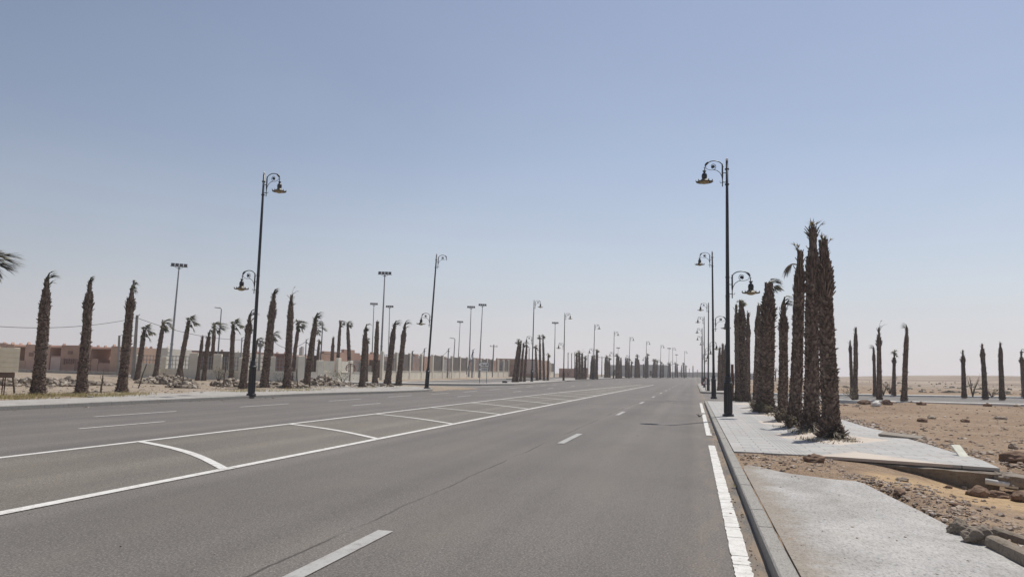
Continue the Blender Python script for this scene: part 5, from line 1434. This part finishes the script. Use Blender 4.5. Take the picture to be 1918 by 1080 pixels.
# broken concrete by the bare slab
def chunk(P0, P1, w, h, label, seed, rough=.5, mat='rough'):
    """broken beam lying between two ground points, lumpy at the near end"""
    a, c = Vector(P0), Vector(P1); d = c - a; n = 26; t = d.normalized(); s = t.cross(Vector((0, 0, 1))).normalized(); b = MB(); m = 18
    for i in range(n + 1):
        u = i / n; p = a + d * u; k = rough * (1 - ss(.45, .6, u)) + .05
        cap = 1 if 0 < i < n else .3
        for j in range(m):
            an = 2 * math.pi * j / m; ca, sa = math.cos(an), math.sin(an)
            sq = 1 / max(abs(ca), abs(sa)); e = (1 - (1 - ss(.45, .6, u)) * .75)
            rr_ = (sq * e + (1 - e) * 1.08)
            nz = 1 + k * .75 * mn.noise(Vector((p.x * 4 + ca, p.y * 4 + sa * 1.2, seed))) + k * .4 * mn.noise(Vector((p.x * 14 + ca * 3, p.y * 14, sa * 3 + seed)))
            b.v.append(p + s * (w / 2 * ca * rr_ * nz * cap) + Vector((0, 0, h / 2 * sa * rr_ * nz * cap + h * .35)))
    for i in range(n):
        for j in range(m): b.f.append((i * m + j, i * m + (j + 1) % m, (i + 1) * m + (j + 1) % m, (i + 1) * m + j)); b.m.append(0)
    b.f.append(tuple(range(m - 1, -1, -1))); b.f.append(tuple(n * m + j for j in range(m))); b.m += [0, 0]
    return tag(b.build('concrete_chunk', M[mat], None, False), label, 'concrete chunk', 'broken concrete beside the slab')
p0, p1 = G(1858, 1027, .12), G(1945, 1071, .12)
chunk(p0, p1, .13, .15, 'long broken kerb piece lying along the slab', 3, .16)
p0, p1 = G(1862, 1005, .14), G(1945, 1035, .14); chunk(p0, p1, .09, .12, 'second broken kerb piece behind the longer one', 9, .16)
for (px, py, sz, fl, sd, lab) in ((1797, 1001, .115, .8, 91, 'rounded mortar lump, first of the row beside the slab'), (1834, 1017, .14, .72, 92, 'rough mortar lump stuck to the broken kerb piece'), (1866, 1008, .07, .8, 93, 'smaller mortar lump behind the broken kerb pieces')):
    P = G(px, py, .13); b = MB(); b.rock((0, 0, sz * .45), sz, random.Random(sd), fl, 3); o = b.build('concrete_chunk', M['rough']); o.location = P; tag(o, lab, 'concrete chunk', 'broken concrete beside the slab')
p0, p1 = G(1886, 1022, .10), G(1903, 1032, .10); chunk(p0, p1, .07, .05, 'small brick fragment between the broken kerbs', 15, .3)
# footing end block
p0 = Vector((5.1, 15.0, -.08)); p1 = Vector((5.62, 14.75, -.13)); chunk(p0, p1, .5, .20, 'broken end block of the pavement footing', 21, .5, 'dkconc')
# pale boards and pipe
def board(name, P, L, w, th, rot, label, mat='pale', cat='board'):
    b = MB(); b.box((0, 0, 0), (L, w, th), None, .008); o = b.build(name, M[mat]); o.location = P; o.rotation_euler = rot; return tag(o, label, cat)
P = G(1688, 816, .19); board('broken_slab', P, 1.0, .42, .06, (rad(6), rad(3), rad(-28)), 'pale broken slab lying at the back edge of the tiled pavement', 'slab', 'broken slab')
P = G(1799, 846, .22); board('board', P, .18, .5, .03, (rad(28), 0, rad(6)), 'pale upright board piece stuck at the pavement edge')
P = G(1875, 908, -.12); b = MB(); b.tube([(-.22, .05, .05), (.05, 0, .02), (.24, -.07, 0)], .05, 10); o = b.build('pipe', M['white'], None, True); o.location = P; tag(o, 'short white pipe sticking out under the footing', 'pipe')
b = MB(); P = G(1311, 779.5, .02)
for i in range(5): b.tube([(R.uniform(-.05, .05), R.uniform(-.05, .05), .0), (R.uniform(-.18, .18), R.uniform(-.1, .1), R.uniform(.02, .12))], [.02, .008], 5)
o = b.build('twig', M['iron']); o.location = P; tag(o, 'small dark twig on the asphalt by the edge line', 'twig')
b = MB(); P = G(1381, 913, .01); rnd = random.Random(2)
for i in range(14): leaf(b, Vector((rnd.uniform(-.06, .08), rnd.uniform(-.04, .04), .01)), Vector((rnd.uniform(-1, .2), rnd.uniform(-.4, .4), .25)), rnd.uniform(.04, .12), .02, .3, Vector((0, 0, 0)), 2)
o = b.build('weed', M['grass']); o.location = P; tag(o, 'small weed growing in the gutter by the right kerb', 'weed')
b = MB(); P = G(945, 716.6, .17); u = .06
b.box((0, 0, .12), (.5, .3, .22), None, .05); b.box((.2, 0, .1), (.25, .2, .16)); o = b.build('dark_bag', M['dark']); o.location = P; tag(o, 'small dark bag on the pavement left of the palm group', 'bag')

# ------------------------------------------------------------------ air, sky, sun, camera
b = MB(); b.box((0, 260, 6), (2000, 1300, 16.6)); hz = b.build('haze', [])
m = bpy.data.materials.new('haze_air'); m.use_nodes = True; nt = m.node_tree; nt.nodes.clear()
out = nt.nodes.new('ShaderNodeOutputMaterial'); pv = nt.nodes.new('ShaderNodeVolumePrincipled')
pv.inputs['Color'].default_value = (.965, .962, .99, 1); pv.inputs['Density'].default_value = .00045; pv.inputs['Anisotropy'].default_value = .3
nt.links.new(pv.outputs[0], out.inputs['Volume']); hz.data.materials.append(m); tag(hz, 'thin pale dust haze over the whole place', 'haze', None, 'stuff')

ELEV = rad(64); AZ = math.atan2(.416, .909)
w = bpy.data.worlds.new('World'); scn.world = w; w.use_nodes = True; nt = w.node_tree
bg = nt.nodes['Background']; sk = nt.nodes.new('ShaderNodeTexSky'); sk.sky_type = 'NISHITA'; sk.sun_disc = False
sk.sun_elevation = ELEV; sk.sun_rotation = AZ; sk.air_density = 1.25; sk.dust_density = .5; sk.ozone_density = 1.8; sk.altitude = 0
wk = N(nt)
tc = nt.nodes.new('ShaderNodeTexCoord'); gen = tc.outputs['Generated']
hs = nt.nodes.new('ShaderNodeHueSaturation'); hs.inputs['Saturation'].default_value = .74
nt.links.new(wk.mix(1.0, sk.outputs[0], (1.01, .985, 1.06), 'MULTIPLY'), hs.inputs['Color'])
dz = wk.sep(gen)[2]
dusty = wk.ramp(dz, [(0.0, (.72, .72, .72)), (.06, (.60, .60, .60)), (.13, (.29, .29, .29)), (.28, (.03, .03, .03)), (.45, (0, 0, 0))])   # dust lying low in the air
c1 = wk.mix(dusty, hs.outputs[0], (7.3, 7.2, 8.05))
vd = nt.nodes.new('ShaderNodeVectorMath'); vd.operation = 'DOT_PRODUCT'; nt.links.new(gen, vd.inputs[0]); vd.inputs[1].default_value = (math.sin(AZ), math.cos(AZ), 0)
glow = wk.ramp(vd.outputs['Value'], [(.0, (.80, .80, .81)), (.35, (.885, .885, .89)), (.8, (.985, .985, .985)), (1.0, (1, 1, 1))])        # air is brighter towards the sun
mpn = nt.nodes.new('ShaderNodeMapping'); mpn.inputs['Scale'].default_value = (1.2, 1.2, 3.2); nt.links.new(gen, mpn.inputs[0])
veil = wk.ramp(wk.noise(mpn.outputs[0], 1.7, 5, .55, .4), [(.3, (.965, .968, .975)), (.7, (1.035, 1.03, 1.02))])
c2 = wk.mix(1.0, wk.mix(1.0, c1, glow, 'MULTIPLY'), veil, 'MULTIPLY')
nt.links.new(c2, bg.inputs[0]); bg.inputs[1].default_value = .092
ld = bpy.data.lights.new('sun', 'SUN'); ld.energy = 4.2; ld.angle = rad(.5); ld.color = (1, .955, .88)
lo = bpy.data.objects.new('sun', ld); COL.objects.link(lo); lo.location = (0, 0, 60)
dv = Vector((-math.sin(AZ) * math.cos(ELEV), -math.cos(AZ) * math.cos(ELEV), -math.sin(ELEV)))
lo.rotation_mode = 'QUATERNION'; lo.rotation_quaternion = dv.to_track_quat('-Z', 'Y')
cd = bpy.data.cameras.new('camera'); cd.sensor_width = 36; cd.lens = 36 * F / 1918; cd.clip_start = .05; cd.clip_end = 9000
co = bpy.data.objects.new('camera', cd); COL.objects.link(co); scn.camera = co
fwd = ray(959, 540).normalized(); right = (ray(1059, 540) - ray(959, 540)).normalized(); up = right.cross(fwd)
co.matrix_world = Matrix(((right.x, up.x, -fwd.x, 0), (right.y, up.y, -fwd.y, 0), (right.z, up.z, -fwd.z, CAMH), (0, 0, 0, 1)))
scn.cycles.volume_bounces = 4; scn.cycles.max_bounces = 8
vs = scn.view_settings; vs.view_transform = 'Standard'; vs.look = 'None'; vs.exposure = 0.0; vs.gamma = 1
